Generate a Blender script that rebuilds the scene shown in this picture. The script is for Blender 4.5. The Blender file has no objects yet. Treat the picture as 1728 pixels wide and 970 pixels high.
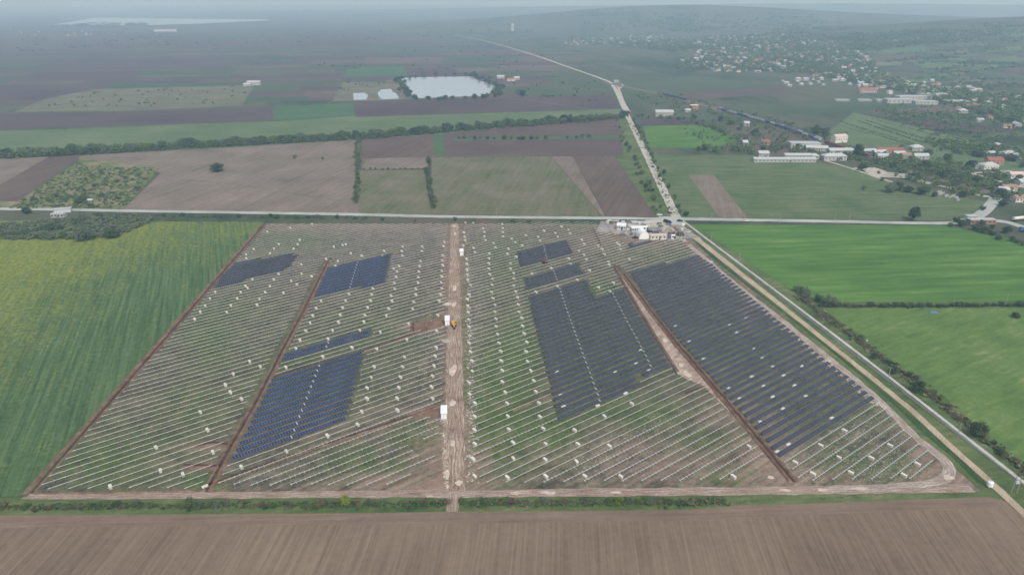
import bpy, bmesh, math, random
import numpy as np
random.seed(7); RNG = np.random.default_rng(7)
sc = bpy.context.scene
COL = sc.collection
R = math.radians
# ------------------------------------------------------------------ camera, sky, sun, exposure
EYE = 160.0                       # metres above the plain
FPX = 1152.0                      # focal length measured on a 1728 px wide frame (24 mm on 36 mm)
PITCH = math.atan(485.0 / FPX)    # level horizon at the very top of the frame
cam = bpy.data.cameras.new('camera'); cam.lens = 24.0; cam.sensor_width = 36.0
cam.clip_start = 1.0; cam.clip_end = 120000.0
camo = bpy.data.objects.new('camera', cam); COL.objects.link(camo)
camo.location = (0, 0, EYE); camo.rotation_euler = (math.pi / 2 - PITCH, 0, 0)
sc.camera = camo
SUN_EL, SUN_AZ = 52.0, 158.0      # azimuth clockwise from the view direction (+Y)
w = bpy.data.worlds.new('World'); sc.world = w; w.use_nodes = True
nt = w.node_tree; nt.nodes.clear()
out = nt.nodes.new('ShaderNodeOutputWorld'); bg = nt.nodes.new('ShaderNodeBackground')
sky = nt.nodes.new('ShaderNodeTexSky'); sky.sky_type = 'NISHITA'; sky.sun_disc = False
sky.sun_elevation = R(SUN_EL); sky.sun_rotation = R(SUN_AZ)
sky.air_density = 1.0; sky.dust_density = 4.0; sky.ozone_density = 1.0
bw = nt.nodes.new('ShaderNodeRGBToBW'); mx = nt.nodes.new('ShaderNodeMix'); mx.data_type = 'RGBA'
tint = nt.nodes.new('ShaderNodeMix'); tint.data_type = 'RGBA'; tint.blend_type = 'MULTIPLY'
tint.inputs[0].default_value = 1.0; tint.inputs[7].default_value = (0.95, 1.0, 1.04, 1)
mx.inputs[0].default_value = 0.66         # overcast: most of the blue is washed out by cloud
nt.links.new(sky.outputs[0], bw.inputs[0]); nt.links.new(bw.outputs[0], tint.inputs[6])
nt.links.new(sky.outputs[0], mx.inputs[6]); nt.links.new(tint.outputs[2], mx.inputs[7])
nt.links.new(mx.outputs[2], bg.inputs[0]); bg.inputs[1].default_value = 0.15
nt.links.new(bg.outputs[0], out.inputs[0])
sl = bpy.data.lights.new('sun', 'SUN'); sl.energy = 1.1; sl.angle = R(14); sl.color = (1.0, 0.97, 0.92)
so = bpy.data.objects.new('sun', sl); COL.objects.link(so); so.location = (0, 0, 400)
_sd = (math.sin(R(SUN_AZ)) * math.cos(R(SUN_EL)), math.cos(R(SUN_AZ)) * math.cos(R(SUN_EL)), math.sin(R(SUN_EL)))
from mathutils import Vector, Matrix
so.rotation_euler = Vector(_sd).to_track_quat('Z', 'Y').to_euler()
sc.view_settings.view_transform = 'Standard'; sc.view_settings.look = 'None'
sc.view_settings.gamma = 1.0; sc.view_settings.use_curve_mapping = False
sc.view_settings.exposure = 0.38
sc.render.engine = 'CYCLES'
sc.cycles.use_denoising = True
sc.cycles.max_bounces = 6; sc.cycles.volume_bounces = 2; sc.cycles.transparent_max_bounces = 8
sc.cycles.use_adaptive_sampling = False

# ------------------------------------------------------------------ survey helpers
CP, SP = math.cos(PITCH), math.sin(PITCH)
HILLS = [(2450, 2850, 880, 620, 112), (1020, 5200, 800, 700, 88), (2300, 4900, 1500, 600, 62),
         (4200, 9500, 4200, 1500, 120), (-3500, 16000, 5000, 2500, 60), (1250, 2050, 420, 420, 14)]
def hgt(x, y):
    h = 0.0
    for cx, cy, rx, ry, a in HILLS:
        h = h + a * np.exp(-0.5 * (((x - cx) / rx) ** 2 + ((y - cy) / ry) ** 2))
    return np.maximum(h - 4.0, 0.0)
def hs(x, y):
    h = 0.0
    for cx, cy, rx, ry, a in HILLS:
        q = ((x - cx) / rx) ** 2 + ((y - cy) / ry) ** 2
        if q < 40: h += a * math.exp(-.5 * q)
    return max(h - 4.0, 0.0)
def ray(px, py):
    v = py - 485.0
    return px - 864.0, FPX * CP - v * SP, -FPX * SP - v * CP
def P(px, py, z=0.0):
    """survey point: where the line of sight through a photo pixel meets level z"""
    d = ray(px, py); t = (z - EYE) / d[2]
    return (d[0] * t, d[1] * t, z)
def PT(px, py, dz=0.0):
    """same, on the hilly ground"""
    d = ray(px, py); n = math.sqrt(d[0] ** 2 + d[1] ** 2 + d[2] ** 2)
    d = (d[0] / n, d[1] / n, d[2] / n); t0 = 0.0; t = 1400.0
    if d[2] * 1400 + EYE <= 0:
        t = -EYE / d[2]; return (d[0] * t, d[1] * t, dz)
    while t < 40000:
        z = EYE + d[2] * t
        if z <= hs(d[0] * t, d[1] * t): break
        t0 = t; t *= 1.015
    for _ in range(24):
        m = (t0 + t) / 2
        if EYE + d[2] * m <= hs(d[0] * m, d[1] * m): t = m
        else: t0 = m
    x, y = d[0] * t, d[1] * t
    return (x, y, hs(x, y) + dz)
def proj(x, y, z=0.0):
    zz = z - EYE
    f = y * CP - zz * SP; u = y * SP + zz * CP
    return 864 + FPX * x / f, 485 - FPX * u / f
def inside(poly, X, Y):
    r = np.zeros(np.shape(X), bool); n = len(poly); j = n - 1
    for i in range(n):
        xi, yi = poly[i]; xj, yj = poly[j]
        if yi != yj:
            c = ((yi > Y) != (yj > Y)) & (X < (xj - xi) * (Y - yi) / (yj - yi) + xi)
            r ^= c
        j = i
    return r

# ------------------------------------------------------------------ object helpers
def tag(o, label=None, cat=None, group=None, kind=None):
    if label: o['label'] = label
    if cat: o['category'] = cat
    if group: o['group'] = group
    if kind: o['kind'] = kind
    return o
def mesh(name, verts, faces, mats, parent=None, fm=None, smooth=False):
    m = bpy.data.meshes.new(name); m.from_pydata(verts, [], faces)
    if not isinstance(mats, (list, tuple)): mats = [mats]
    for x in mats: m.materials.append(x)
    if fm is not None: m.polygons.foreach_set('material_index', fm)
    if smooth: m.polygons.foreach_set('use_smooth', [True] * len(m.polygons))
    m.update()
    o = bpy.data.objects.new(name, m); COL.objects.link(o)
    if parent: o.parent = parent
    return o
def empty(name, loc=(0, 0, 0), rz=0.0):
    o = bpy.data.objects.new(name, None); COL.objects.link(o)
    o.location = loc; o.rotation_euler = (0, 0, rz); o.empty_display_size = 1
    return o
def copy_tree(o, parent=None):
    c = o.copy(); COL.objects.link(c)
    if parent: c.parent = parent
    for ch in KIDS.get(o.name, []): copy_tree(bpy.data.objects[ch], c)
    return c
KIDS = {}
def note_kids(root):
    for o in bpy.data.objects:
        if o.parent is root:
            KIDS.setdefault(root.name, []).append(o.name)
class MB:
    """collects boxes, prisms and tubes into one mesh"""
    def __init__(s): s.v = []; s.f = []; s.m = []
    def add(s, vs, fs, mi=0):
        b = len(s.v); s.v += [tuple(map(float, q)) for q in vs]; s.f += [tuple(b + i for i in f) for f in fs]; s.m += [mi] * len(fs)
    def box(s, c, size, rz=0.0, mi=0, taper=1.0):
        hx, hy, hz = size[0] / 2, size[1] / 2, size[2] / 2; ca, sa = math.cos(rz), math.sin(rz); vs = []
        for sz in (-1, 1):
            k = taper if sz > 0 else 1.0
            for sx, sy in ((-1, -1), (1, -1), (1, 1), (-1, 1)):
                x, y = sx * hx * k, sy * hy * k
                vs.append((c[0] + x * ca - y * sa, c[1] + x * sa + y * ca, c[2] + sz * hz))
        s.add(vs, [(3, 2, 1, 0), (4, 5, 6, 7), (0, 1, 5, 4), (1, 2, 6, 5), (2, 3, 7, 6), (3, 0, 4, 7)], mi)
    def beam(s, a, b, wd, hg, mi=0):
        a = Vector(a); b = Vector(b); d = (b - a)
        if d.length < 1e-6: return
        d.normalize(); up = Vector((0, 0, 1)) if abs(d.z) < .95 else Vector((0, 1, 0))
        x = d.cross(up).normalized(); y = x.cross(d).normalized(); vs = []
        for p in (a, b):
            for sx, sy in ((-1, -1), (1, -1), (1, 1), (-1, 1)):
                vs.append(p + x * sx * wd / 2 + y * sy * hg / 2)
        s.add(vs, [(0, 1, 2, 3), (7, 6, 5, 4), (0, 4, 5, 1), (1, 5, 6, 2), (2, 6, 7, 3), (3, 7, 4, 0)], mi)
    def tube(s, a, b, r0, r1, n=8, mi=0):
        a = Vector(a); b = Vector(b); d = (b - a).normalized()
        up = Vector((0, 0, 1)) if abs(d.z) < .95 else Vector((0, 1, 0))
        x = d.cross(up).normalized(); y = x.cross(d).normalized(); vs = []
        for p, r in ((a, r0), (b, r1)):
            for i in range(n):
                t = 2 * math.pi * i / n; vs.append(p + x * math.cos(t) * r + y * math.sin(t) * r)
        fs = [(i, (i + 1) % n, n + (i + 1) % n, n + i) for i in range(n)] + [tuple(range(n - 1, -1, -1)), tuple(range(n, 2 * n))]
        s.add(vs, fs, mi)
    def prism(s, prof, y0, y1, mi=0):
        """profile in the x-z plane swept along y"""
        n = len(prof); vs = [(x, y0, z) for x, z in prof] + [(x, y1, z) for x, z in prof]
        fs = [((i + 1) % n, i, n + i, n + (i + 1) % n) for i in range(n)] + [tuple(range(n)), tuple(range(2 * n - 1, n - 1, -1))]
        s.add(vs, fs, mi)
    def build(s, name, mats, parent=None, smooth=False): return mesh(name, s.v, s.f, mats, parent, s.m, smooth)

# ------------------------------------------------------------------ materials
def newmat(name):
    m = bpy.data.materials.new(name); m.use_nodes = True
    t = m.node_tree; b = t.nodes['Principled BSDF']
    return m, t, b
def plain(name, col, rough=0.7, metal=0.0, spec=0.3, var=0.12, scale=2.0):
    m, t, b = newmat(name)
    n = t.nodes.new('ShaderNodeTexNoise'); n.inputs['Scale'].default_value = scale; n.inputs['Detail'].default_value = 5
    tc = t.nodes.new('ShaderNodeTexCoord'); t.links.new(tc.outputs['Object'], n.inputs['Vector'])
    r = t.nodes.new('ShaderNodeValToRGB'); t.links.new(n.outputs['Fac'], r.inputs[0])
    r.color_ramp.elements[0].position = .3; r.color_ramp.elements[1].position = .7
    r.color_ramp.elements[0].color = tuple(c * (1 - var) for c in col) + (1,)
    r.color_ramp.elements[1].color = tuple(min(1, c * (1 + var)) for c in col) + (1,)
    t.links.new(r.outputs[0], b.inputs['Base Color'])
    b.inputs['Roughness'].default_value = rough; b.inputs['Metallic'].default_value = metal
    b.inputs['Specular IOR Level'].default_value = spec
    return m
def srgb(r, g, b):
    f = lambda c: (c / 255 / 12.92) if c <= 10 else ((c / 255 + .055) / 1.055) ** 2.4
    return (f(r), f(g), f(b))
class NT:
    def __init__(s, name): s.m, s.t, s.b = newmat(name)
    def n(s, typ, **kw):
        x = s.t.nodes.new(typ)
        for k, v in kw.items(): setattr(x, k, v)
        return x
    def link(s, a, b): s.t.links.new(a, b)
    def math(s, op, a, b=None, clamp=False):
        x = s.n('ShaderNodeMath', operation=op); x.use_clamp = clamp
        for i, q in enumerate((a, b)):
            if q is None: continue
            if isinstance(q, (int, float)): x.inputs[i].default_value = q
            else: s.link(q, x.inputs[i])
        return x.outputs[0]
    def pos(s, az=0.0, sx=1.0, sy=1.0):
        """world position turned so that local y runs along azimuth az (degrees)"""
        g = s.n('ShaderNodeNewGeometry'); v = s.n('ShaderNodeVectorRotate', rotation_type='Z_AXIS')
        v.inputs['Angle'].default_value = R(az); s.link(g.outputs['Position'], v.inputs['Vector'])
        m = s.n('ShaderNodeMapping'); m.inputs['Scale'].default_value = (sx, sy, 1.0)
        s.link(v.outputs[0], m.inputs['Vector']); return m.outputs[0]
    def noise(s, vec, scale, detail=4, rough=.55, dist=0.0):
        x = s.n('ShaderNodeTexNoise'); x.inputs['Scale'].default_value = scale; x.inputs['Detail'].default_value = detail
        x.inputs['Roughness'].default_value = rough; x.inputs['Distortion'].default_value = dist
        s.link(vec, x.inputs['Vector']); return x.outputs['Fac']
    def ramp(s, fac, stops):
        r = s.n('ShaderNodeValToRGB'); e = r.color_ramp.elements
        while len(e) < len(stops): e.new(.5)
        for i, (p, c) in enumerate(stops): e[i].position = p; e[i].color = tuple(c) + (1,)
        s.link(fac, r.inputs[0]); return r.outputs[0]
    def mix(s, fac, a, b, mode='MIX'):
        x = s.n('ShaderNodeMix', data_type='RGBA', blend_type=mode)
        for i, q in ((0, fac), (6, a), (7, b)):
            if isinstance(q, (int, float)): x.inputs[i].default_value = q
            elif isinstance(q, tuple): x.inputs[i].default_value = q + (1,)
            else: s.link(q, x.inputs[i])
        return x.outputs[2]
    def attr(s, name): return s.n('ShaderNodeAttribute', attribute_name=name).outputs['Fac']
    def done(s, col, rough=.95, height=None, bump=.3, spec=.12, dist=.3):
        s.link(col, s.b.inputs['Base Color']); s.b.inputs['Roughness'].default_value = rough
        s.b.inputs['Specular IOR Level'].default_value = spec
        if height is not None:
            bp = s.n('ShaderNodeBump'); bp.inputs['Strength'].default_value = bump; bp.inputs['Distance'].default_value = dist
            s.link(height, bp.inputs['Height']); s.link(bp.outputs[0], s.b.inputs['Normal'])
        return s.m
def field(name, cols, patch=70., grain=1.6, az=0., stripe=0., spacing=6., streak=0., ratio=14., swid=2.2, wp=.42, wg=.38, bump=.35, gain=3.0, dim=1.0):
    """farm ground: large patches, fine grain, optional drill stripes and streaks along azimuth az"""
    k = NT(name); p0 = k.pos(); pr = k.pos(az, 1.0, 1.0 / ratio)
    big = k.noise(p0, 1 / patch, 4, .55, .3); fine = k.noise(p0, 1 / (grain * 2.4), 7, .8)
    tot = wp + wg + streak
    f = k.math('ADD', k.math('MULTIPLY', big, wp / tot), k.math('MULTIPLY', fine, wg / tot))
    if streak: f = k.math('ADD', f, k.math('MULTIPLY', k.noise(pr, 1 / swid, 4, .6), streak / tot))
    f = k.math('ADD', k.math('MULTIPLY', k.math('SUBTRACT', f, .5), gain), .5)
    if stripe:
        sx = k.n('ShaderNodeSeparateXYZ'); k.link(pr, sx.inputs[0])
        wob = k.math('MULTIPLY', k.noise(p0, 1 / 40., 2), 3.0)
        s1 = k.math('SINE', k.math('MULTIPLY', k.math('ADD', sx.outputs[0], wob), 2 * math.pi / spacing))
        f = k.math('ADD', f, k.math('MULTIPLY', s1, stripe))
    n = len(cols); st = [(.12 + .76 * i / (n - 1), c) for i, c in enumerate([tuple(q * dim for q in c_) for c_ in cols])]
    return k.done(k.ramp(f, st), height=fine, bump=bump)

# ------------------------------------------------------------------ the setting: plain, hills, fields
HAZE = 2.25e-4
ROW_AZ = 53.61; TRACK_AZ = -4.3
k = NT('plain_grass'); p0 = k.pos(); pz = k.pos(80, .25, 1.0)
f1 = k.noise(p0, 1 / 260., 6, .6, .4); f2 = k.noise(p0, 1 / 9., 6, .7); f3 = k.noise(pz, 1 / 120., 4, .6)
f4 = k.noise(pz, 1 / 32., 5, .65, .5)
ff = k.math('ADD', k.math('MULTIPLY', f1, .35), k.math('ADD', k.math('MULTIPLY', f2, .15), k.math('ADD', k.math('MULTIPLY', f3, .25), k.math('MULTIPLY', f4, .25))))
ff = k.math('ADD', k.math('MULTIPLY', k.math('SUBTRACT', ff, .5), 1.7), .5)
M_PLAIN = k.done(k.ramp(ff, [(.36, srgb(48, 60, 46)), (.46, srgb(68, 78, 58)), (.54, srgb(86, 88, 70)), (.63, srgb(96, 86, 76))]), height=f2)
# terrain: one sheet out past the horizon, in rings around the site
rings = [0.0, 60.0] + list(np.geomspace(110, 45000, 150)); azs = np.concatenate([np.arange(-60, 60, .75), np.arange(60, 300, 6)])
vs, fs = [(0, 0, 0)], []
for r in rings[1:]:
    x = r * np.sin(np.radians(azs)); y = r * np.cos(np.radians(azs)); z = hgt(x, y)
    vs += list(zip(x.tolist(), y.tolist(), z.tolist()))
na = len(azs)
for j in range(na): fs.append((0, 1 + (j + 1) % na, 1 + j))
for i in range(len(rings) - 2):
    a = 1 + i * na; b = a + na
    for j in range(na): fs.append((a + j, a + (j + 1) % na, b + (j + 1) % na, b + j))
tag(mesh('ground', vs, fs, M_PLAIN, smooth=True), kind='structure')

def patch(name, pts, mat, z=.05, label=None):
    """a field: its corners surveyed from the photograph, laid on the plain"""
    v = [P(a, b, z) for a, b in pts]
    bm = bmesh.new(); vv = [bm.verts.new(q) for q in v]; bm.faces.new(vv)
    bmesh.ops.triangulate(bm, faces=bm.faces[:]); bm.normal_update()
    for f in bm.faces:
        if f.normal.z < 0: f.normal_flip()
    m = bpy.data.meshes.new(name); bm.to_mesh(m); bm.free(); m.materials.append(mat)
    o = bpy.data.objects.new(name, m); COL.objects.link(o); return tag(o, label, kind='structure')
def smooth_line(pts, n=6):
    out = []
    for i in range(len(pts) - 1):
        p0 = pts[max(i - 1, 0)]; p1 = pts[i]; p2 = pts[i + 1]; p3 = pts[min(i + 2, len(pts) - 1)]
        for j in range(n):
            t = j / n
            out.append(tuple(.5 * (2 * p1[c] + (p2[c] - p0[c]) * t + (2 * p0[c] - 5 * p1[c] + 4 * p2[c] - p3[c]) * t * t + (3 * p1[c] - p0[c] - 3 * p2[c] + p3[c]) * t ** 3) for c in (0, 1)))
    return out + [pts[-1]]
def cumlen(w):
    L = [0.]
    for i in range(len(w) - 1): L.append(L[-1] + math.hypot(w[i + 1][0] - w[i][0], w[i + 1][1] - w[i][1]))
    return L
def resample(w, step):
    L = cumlen(w); n = max(2, int(L[-1] / step) + 1); ts = np.linspace(0, L[-1], n)
    return list(zip(np.interp(ts, L, [q[0] for q in w]).tolist(), np.interp(ts, L, [q[1] for q in w]).tolist()))
def strip(name, pts, width, mat, z=.08, kind='structure', curve=False, jitter=0., world=False, cols=(0, 1), hill=False, step=None):
    """a road, track or path: polyline with a width in metres; uv = metres across, metres along"""
    w = list(pts) if world else [(PT if hill else P)(a, b)[:2] for a, b in (smooth_line(pts) if curve else pts)]
    if step or jitter: w = resample(w, step or 3.0)
    L = cumlen(w); vs = []; us = []
    for i, q in enumerate(w):
        a = w[max(i - 1, 0)]; b = w[min(i + 1, len(w) - 1)]; dx, dy = b[0] - a[0], b[1] - a[1]; n = math.hypot(dx, dy) or 1
        wd = width(L[i] / L[-1]) if callable(width) else width
        for c in cols:
            s = (c - .5) * (wd + (random.uniform(-jitter, jitter) * 2))
            x, y = q[0] + dy / n * s, q[1] - dx / n * s
            vs.append((x, y, (hs(x, y) if hill else 0) + z)); us.append(((c - .5) * wd, L[i]))
    nc = len(cols); fs = []
    for i in range(len(w) - 1):
        for j in range(nc - 1): a = i * nc + j; fs.append((a, a + 1, a + nc + 1, a + nc))
    o = mesh(name, vs, fs, mat); uv = o.data.uv_layers.new(name='strip')
    for l in o.data.loops: uv.data[l.index].uv = us[l.vertex_index]
    return tag(o, kind=kind)
def grid_quad(name, c, nu, nv, mat, z, masks, kind='structure'):
    """sheet between four surveyed corners (TL TR BR BL) carrying named masks that follow soil and crop"""
    c = [np.array(P(*q)[:2]) for q in c]; u = np.linspace(0, 1, nu)[None, :, None]; v = np.linspace(0, 1, nv)[:, None, None]
    w = (c[0] * (1 - u) + c[1] * u) * (1 - v) + (c[3] * (1 - u) + c[2] * u) * v
    X, Y = w[..., 0].ravel(), w[..., 1].ravel()
    vs = list(zip(X.tolist(), Y.tolist(), [z] * len(X)))
    fs = [(j * nu + i, (j + 1) * nu + i, (j + 1) * nu + i + 1, j * nu + i + 1) for j in range(nv - 1) for i in range(nu - 1)]
    o = mesh(name, vs, fs, mat); px, py = proj(X, Y)
    for nm, fn in masks.items():
        a = o.data.attributes.new(nm, 'FLOAT', 'POINT'); a.data.foreach_set('value', fn(px, py).astype(np.float32))
    return tag(o, kind=kind)
def blobs(lst):
    def fn(px, py):
        r = np.zeros(px.shape)
        for x, y, rx, ry, s in lst: r = np.maximum(r, s * np.exp(-.5 * (((px - x) / rx) ** 2 + ((py - y) / ry) ** 2)))
        return r
    return fn

BR0, BR1, BR2 = srgb(98, 84, 78), srgb(120, 104, 95), srgb(142, 126, 113)
M_PLOUGH = field('ploughed_soil', [srgb(97, 83, 69), srgb(119, 103, 87), srgb(137, 120, 102)], patch=45, grain=1.1, az=4, stripe=.035, spacing=3.4, streak=.62, ratio=50, swid=.9, bump=.5, gain=2.6)
M_HEADLAND = field('headland_soil', [srgb(98, 83, 72), srgb(119, 102, 89), srgb(137, 119, 104)], patch=30, grain=1.2, az=87, streak=.5, ratio=30, swid=1.2, gain=2.4)
M_DARKSOIL = field('dark_soil', [srgb(84, 70, 68), srgb(101, 86, 82), srgb(116, 100, 92)], patch=80, grain=2, az=85, stripe=.05, spacing=12, streak=.4, ratio=30, swid=5, dim=.80)
M_DARKSOIL2 = field('dark_soil_radial', [srgb(90, 76, 70), srgb(108, 92, 84), srgb(122, 106, 95)], patch=60, grain=2, az=18, stripe=.05, spacing=9, streak=.5, ratio=40, swid=4, dim=.80)
M_PURPLE = field('damp_soil', [srgb(76, 64, 68), srgb(92, 78, 80), srgb(104, 90, 88)], patch=150, grain=6, az=85, streak=.4, ratio=20, swid=9, dim=.80)
M_PINK = field('dry_meadow', [srgb(104, 96, 78), srgb(126, 114, 101), srgb(138, 124, 113), srgb(150, 138, 124)], patch=45, grain=2.6, az=14, streak=.4, ratio=20, swid=4, dim=.80)
M_MEADOW = field('rough_meadow', [srgb(84, 96, 62), srgb(106, 110, 80), srgb(122, 116, 96), srgb(136, 128, 112)], patch=38, grain=2.2, az=10, streak=.4, ratio=16, swid=4, dim=.80)
M_BIGMEADOW = field('big_meadow_grass', [srgb(70, 90, 58), srgb(86, 106, 68), srgb(102, 114, 80), srgb(122, 118, 98)], patch=34, grain=2.2, az=85, streak=.5, ratio=9, swid=5, dim=.85)
M_GRASS = field('green_grass', [srgb(66, 86, 50), srgb(86, 104, 62), srgb(108, 120, 78), srgb(136, 134, 102)], patch=40, grain=1.6, streak=.35, az=75, ratio=8, swid=3, dim=.80)
M_PALEGRASS = field('pale_grass', [srgb(84, 104, 70), srgb(102, 120, 84), srgb(120, 132, 98)], patch=90, grain=3, streak=.3, az=85, ratio=12, swid=8, dim=.80)
M_WHEAT = field('young_wheat', [srgb(64, 98, 50), srgb(78, 116, 54), srgb(94, 130, 62), srgb(118, 144, 80)], patch=75, grain=1.4, streak=.75, az=86, ratio=9, swid=7, wg=.18, dim=.82, gain=2.4)
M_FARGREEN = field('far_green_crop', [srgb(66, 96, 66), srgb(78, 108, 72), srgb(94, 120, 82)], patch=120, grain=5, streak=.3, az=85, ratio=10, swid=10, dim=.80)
M_PASTURE = field('pasture', [srgb(74, 100, 54), srgb(92, 120, 62), srgb(110, 134, 74), srgb(146, 152, 108)], patch=42, grain=1.4, streak=.45, az=60, ratio=6, swid=3, dim=.78, gain=2.4)
M_SCRUBG = field('scrub_ground', [srgb(66, 84, 46), srgb(94, 106, 64), srgb(124, 118, 92), srgb(140, 128, 106)], patch=18, grain=2.2)
M_PALE = field('pale_waste', [srgb(92, 98, 76), srgb(116, 114, 92), srgb(138, 128, 108)], patch=50, grain=6, streak=.4, az=85, ratio=8, swid=14, dim=.80)
M_GRAVEL = field('pale_gravel', [srgb(150, 142, 128), srgb(172, 166, 154), srgb(188, 182, 172)], patch=12, grain=.8)
M_DIRTROAD = field('tan_dirt_road', [srgb(144, 128, 108), srgb(168, 152, 130), srgb(186, 172, 150)], patch=9, grain=.7, az=33, streak=.4, ratio=18, swid=.7)
M_ASPHALT = field('weathered_asphalt', [srgb(146, 148, 142), srgb(164, 166, 160), srgb(178, 180, 174)], patch=25, grain=.6)

# far parcels of the plain: strips of plough land and crop, generated in two farm grids
pv, pf, pm = [], [], []
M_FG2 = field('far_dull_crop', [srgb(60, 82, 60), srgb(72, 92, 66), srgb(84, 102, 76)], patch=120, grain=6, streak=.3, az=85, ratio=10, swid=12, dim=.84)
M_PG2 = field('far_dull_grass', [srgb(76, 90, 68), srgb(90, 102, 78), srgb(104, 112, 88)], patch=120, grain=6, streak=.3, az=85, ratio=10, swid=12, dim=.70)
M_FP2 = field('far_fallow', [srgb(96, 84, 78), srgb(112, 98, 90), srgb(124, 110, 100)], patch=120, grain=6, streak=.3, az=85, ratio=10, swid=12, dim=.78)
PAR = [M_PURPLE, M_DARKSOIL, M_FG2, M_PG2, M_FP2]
def parcels(az, d0, d1, u0, u1, test, dep, lng, prob, z):
    a = R(az); lx, ly = math.sin(a), math.cos(a); qx, qy = -ly, lx     # long axis, depth axis
    v = d0
    while v < d1:
        dv = random.uniform(*dep) * (1 + v / 3500.); u = u0 + random.uniform(0, 300)
        while u < u1:
            du = random.uniform(*lng) * (1 + v / 5000.); sk = -.12
            c = [(uu * lx + vv * qx + sk * vv * lx, uu * ly + vv * qy + sk * vv * ly) for uu, vv in ((u, v), (u + du, v), (u + du, v + dv * .96), (u, v + dv * .96))]
            if test(sum(q[0] for q in c) / 4, sum(q[1] for q in c) / 4) and max(hs(*q) for q in c) < .3 and random.random() < .93:
                b = len(pv); pv.extend([(x, y, z ) for x, y in c]); pf.append((b, b + 1, b + 2, b + 3)); pm.append(random.choices(range(5), prob)[0])
            u += du
        v += dv
ROADL = [P(1140, 365), P(1036, 150), P(860, 82), P(700, 52)]
def left_zone(x, y):
    px, py = proj(x, y); rx = np.interp(py, [52, 82, 140, 365], [700, 860, 1025, 1140])
    return 24 < py < 176 and px < rx - 8 and px > -500 and hs(x, y) < .1 and not (22 < py < 48 and 60 < px < 480)
def right_zone(x, y):
    px, py = proj(x, y); rx = np.interp(py, [52, 82, 150, 365], [700, 860, 1036, 1140])
    return 52 < py < 200 and px > rx + 12 and px < 1330 - (py < 105) * 200 and hs(x, y) < .1
def right_mid(x, y):
    px, py = proj(x, y); return 172 < py < 228 and px > 1330 + (py - 172) * 3.4 and px < 1900
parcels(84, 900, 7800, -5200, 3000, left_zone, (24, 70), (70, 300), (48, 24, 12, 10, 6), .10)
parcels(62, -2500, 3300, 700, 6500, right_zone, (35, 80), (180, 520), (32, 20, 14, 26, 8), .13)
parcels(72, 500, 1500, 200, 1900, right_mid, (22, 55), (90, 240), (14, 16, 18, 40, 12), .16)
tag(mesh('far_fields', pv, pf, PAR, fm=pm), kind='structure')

patch('grass_strip', [(-80, 224), (150, 217), (420, 206), (470, 205), (600, 196), (1040, 182), (1060, 190), (1050, 202), (760, 226), (600, 236), (430, 248), (-80, 268)], M_PALEGRASS, .16)
patch('ploughed_strip', [(-80, 193), (190, 190), (460, 180), (460, 204), (200, 212), (-80, 220)], M_PURPLE, .17)
patch('crop_strip', [(461, 180), (595, 175), (598, 196), (461, 204)], M_FARGREEN, .17)
patch('ploughed_strip', [(596, 175), (700, 171), (850, 166), (1030, 160), (1046, 184), (600, 198)], M_PURPLE, .17)
patch('waste_ground', [(20, 190), (80, 166), (160, 151), (430, 144), (408, 178), (190, 188)], M_PALE, .18)
patch('quarry_ground', [(560, 172), (578, 140), (640, 138), (690, 130), (700, 168)], M_PALE, .19)
patch('bright_crop', [(578, 131), (585, 117), (678, 113), (690, 128)], M_FARGREEN, .19)
patch('dry_meadow', [(130, 263), (430, 247), (606, 236), (606, 362), (205, 356), (272, 292), (140, 285)], M_PINK, .20)
patch('dry_meadow', [(-60, 270), (84, 264), (0, 312), (-60, 345)], M_PINK, .20)
patch('ploughed_strip', [(85, 264), (138, 262), (30, 340), (-60, 340), (0, 312)], M_DARKSOIL2, .21)
patch('scrub_ground', [(30, 340), (138, 268), (272, 282), (205, 356), (-60, 352), (-60, 340)], M_SCRUBG, .22)
patch('ploughed_field', [(611, 236), (732, 227), (734, 265), (611, 268)], M_DARKSOIL2, .20)
patch('dry_meadow', [(611, 268), (722, 265), (722, 284), (611, 286)], M_PINK, .20)
patch('rough_meadow', [(606, 287), (716, 287), (728, 362), (606, 362)], M_MEADOW, .20)
patch('green_strip', [(731, 227), (747, 226), (751, 265), (735, 265)], M_FARGREEN, .21)
patch('ploughed_field', [(748, 226), (870, 214), (1046, 200), (1052, 262), (752, 265)], M_DARKSOIL, .20)
patch('green_strip', [(765, 233), (1048, 229), (1050, 234), (765, 237)], M_FARGREEN, .22)
patch('rough_meadow', [(728, 266), (930, 264), (1016, 366), (728, 362)], M_MEADOW, .20)
patch('fallow_field', [(931, 264), (966, 264), (1022, 366), (1017, 366)], M_PINK, .20)
patch('ploughed_field', [(967, 264), (1036, 263), (1106, 366), (1023, 366)], M_DARKSOIL2, .20)
patch('green_verge', [(1037, 263), (1040, 196), (1058, 196), (1137, 367), (1107, 367)], M_GRASS, .19)
patch('green_field', [(1085, 213), (1182, 211), (1254, 236), (1200, 250), (1095, 250)], M_WHEAT, .20)
patch('ploughed_strip', [(1080, 199), (1165, 198), (1192, 211), (1085, 213)], M_PURPLE, .20)
patch('big_meadow', [(1098, 262), (1290, 262), (1430, 282), (1540, 316), (1668, 342), (1640, 372), (1146, 370)], M_BIGMEADOW, .20)
patch('fallow_plot', [(1162, 295), (1204, 295), (1262, 368), (1214, 368)], M_PINK, .23)
patch('orchard_grass', [(1385, 232), (1440, 190), (1640, 236), (1728, 262), (1728, 300), (1500, 262)], M_PALEGRASS, .18)
patch('wheat_field', [(1168, 379), (1600, 381), (1640, 391), (1860, 430), (1860, 509), (1396, 509), (1345, 496)], M_WHEAT, .20)
patch('pasture', [(1390, 521), (1860, 519), (1900, 860), (1728, 790)], M_PASTURE, .20)
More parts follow.
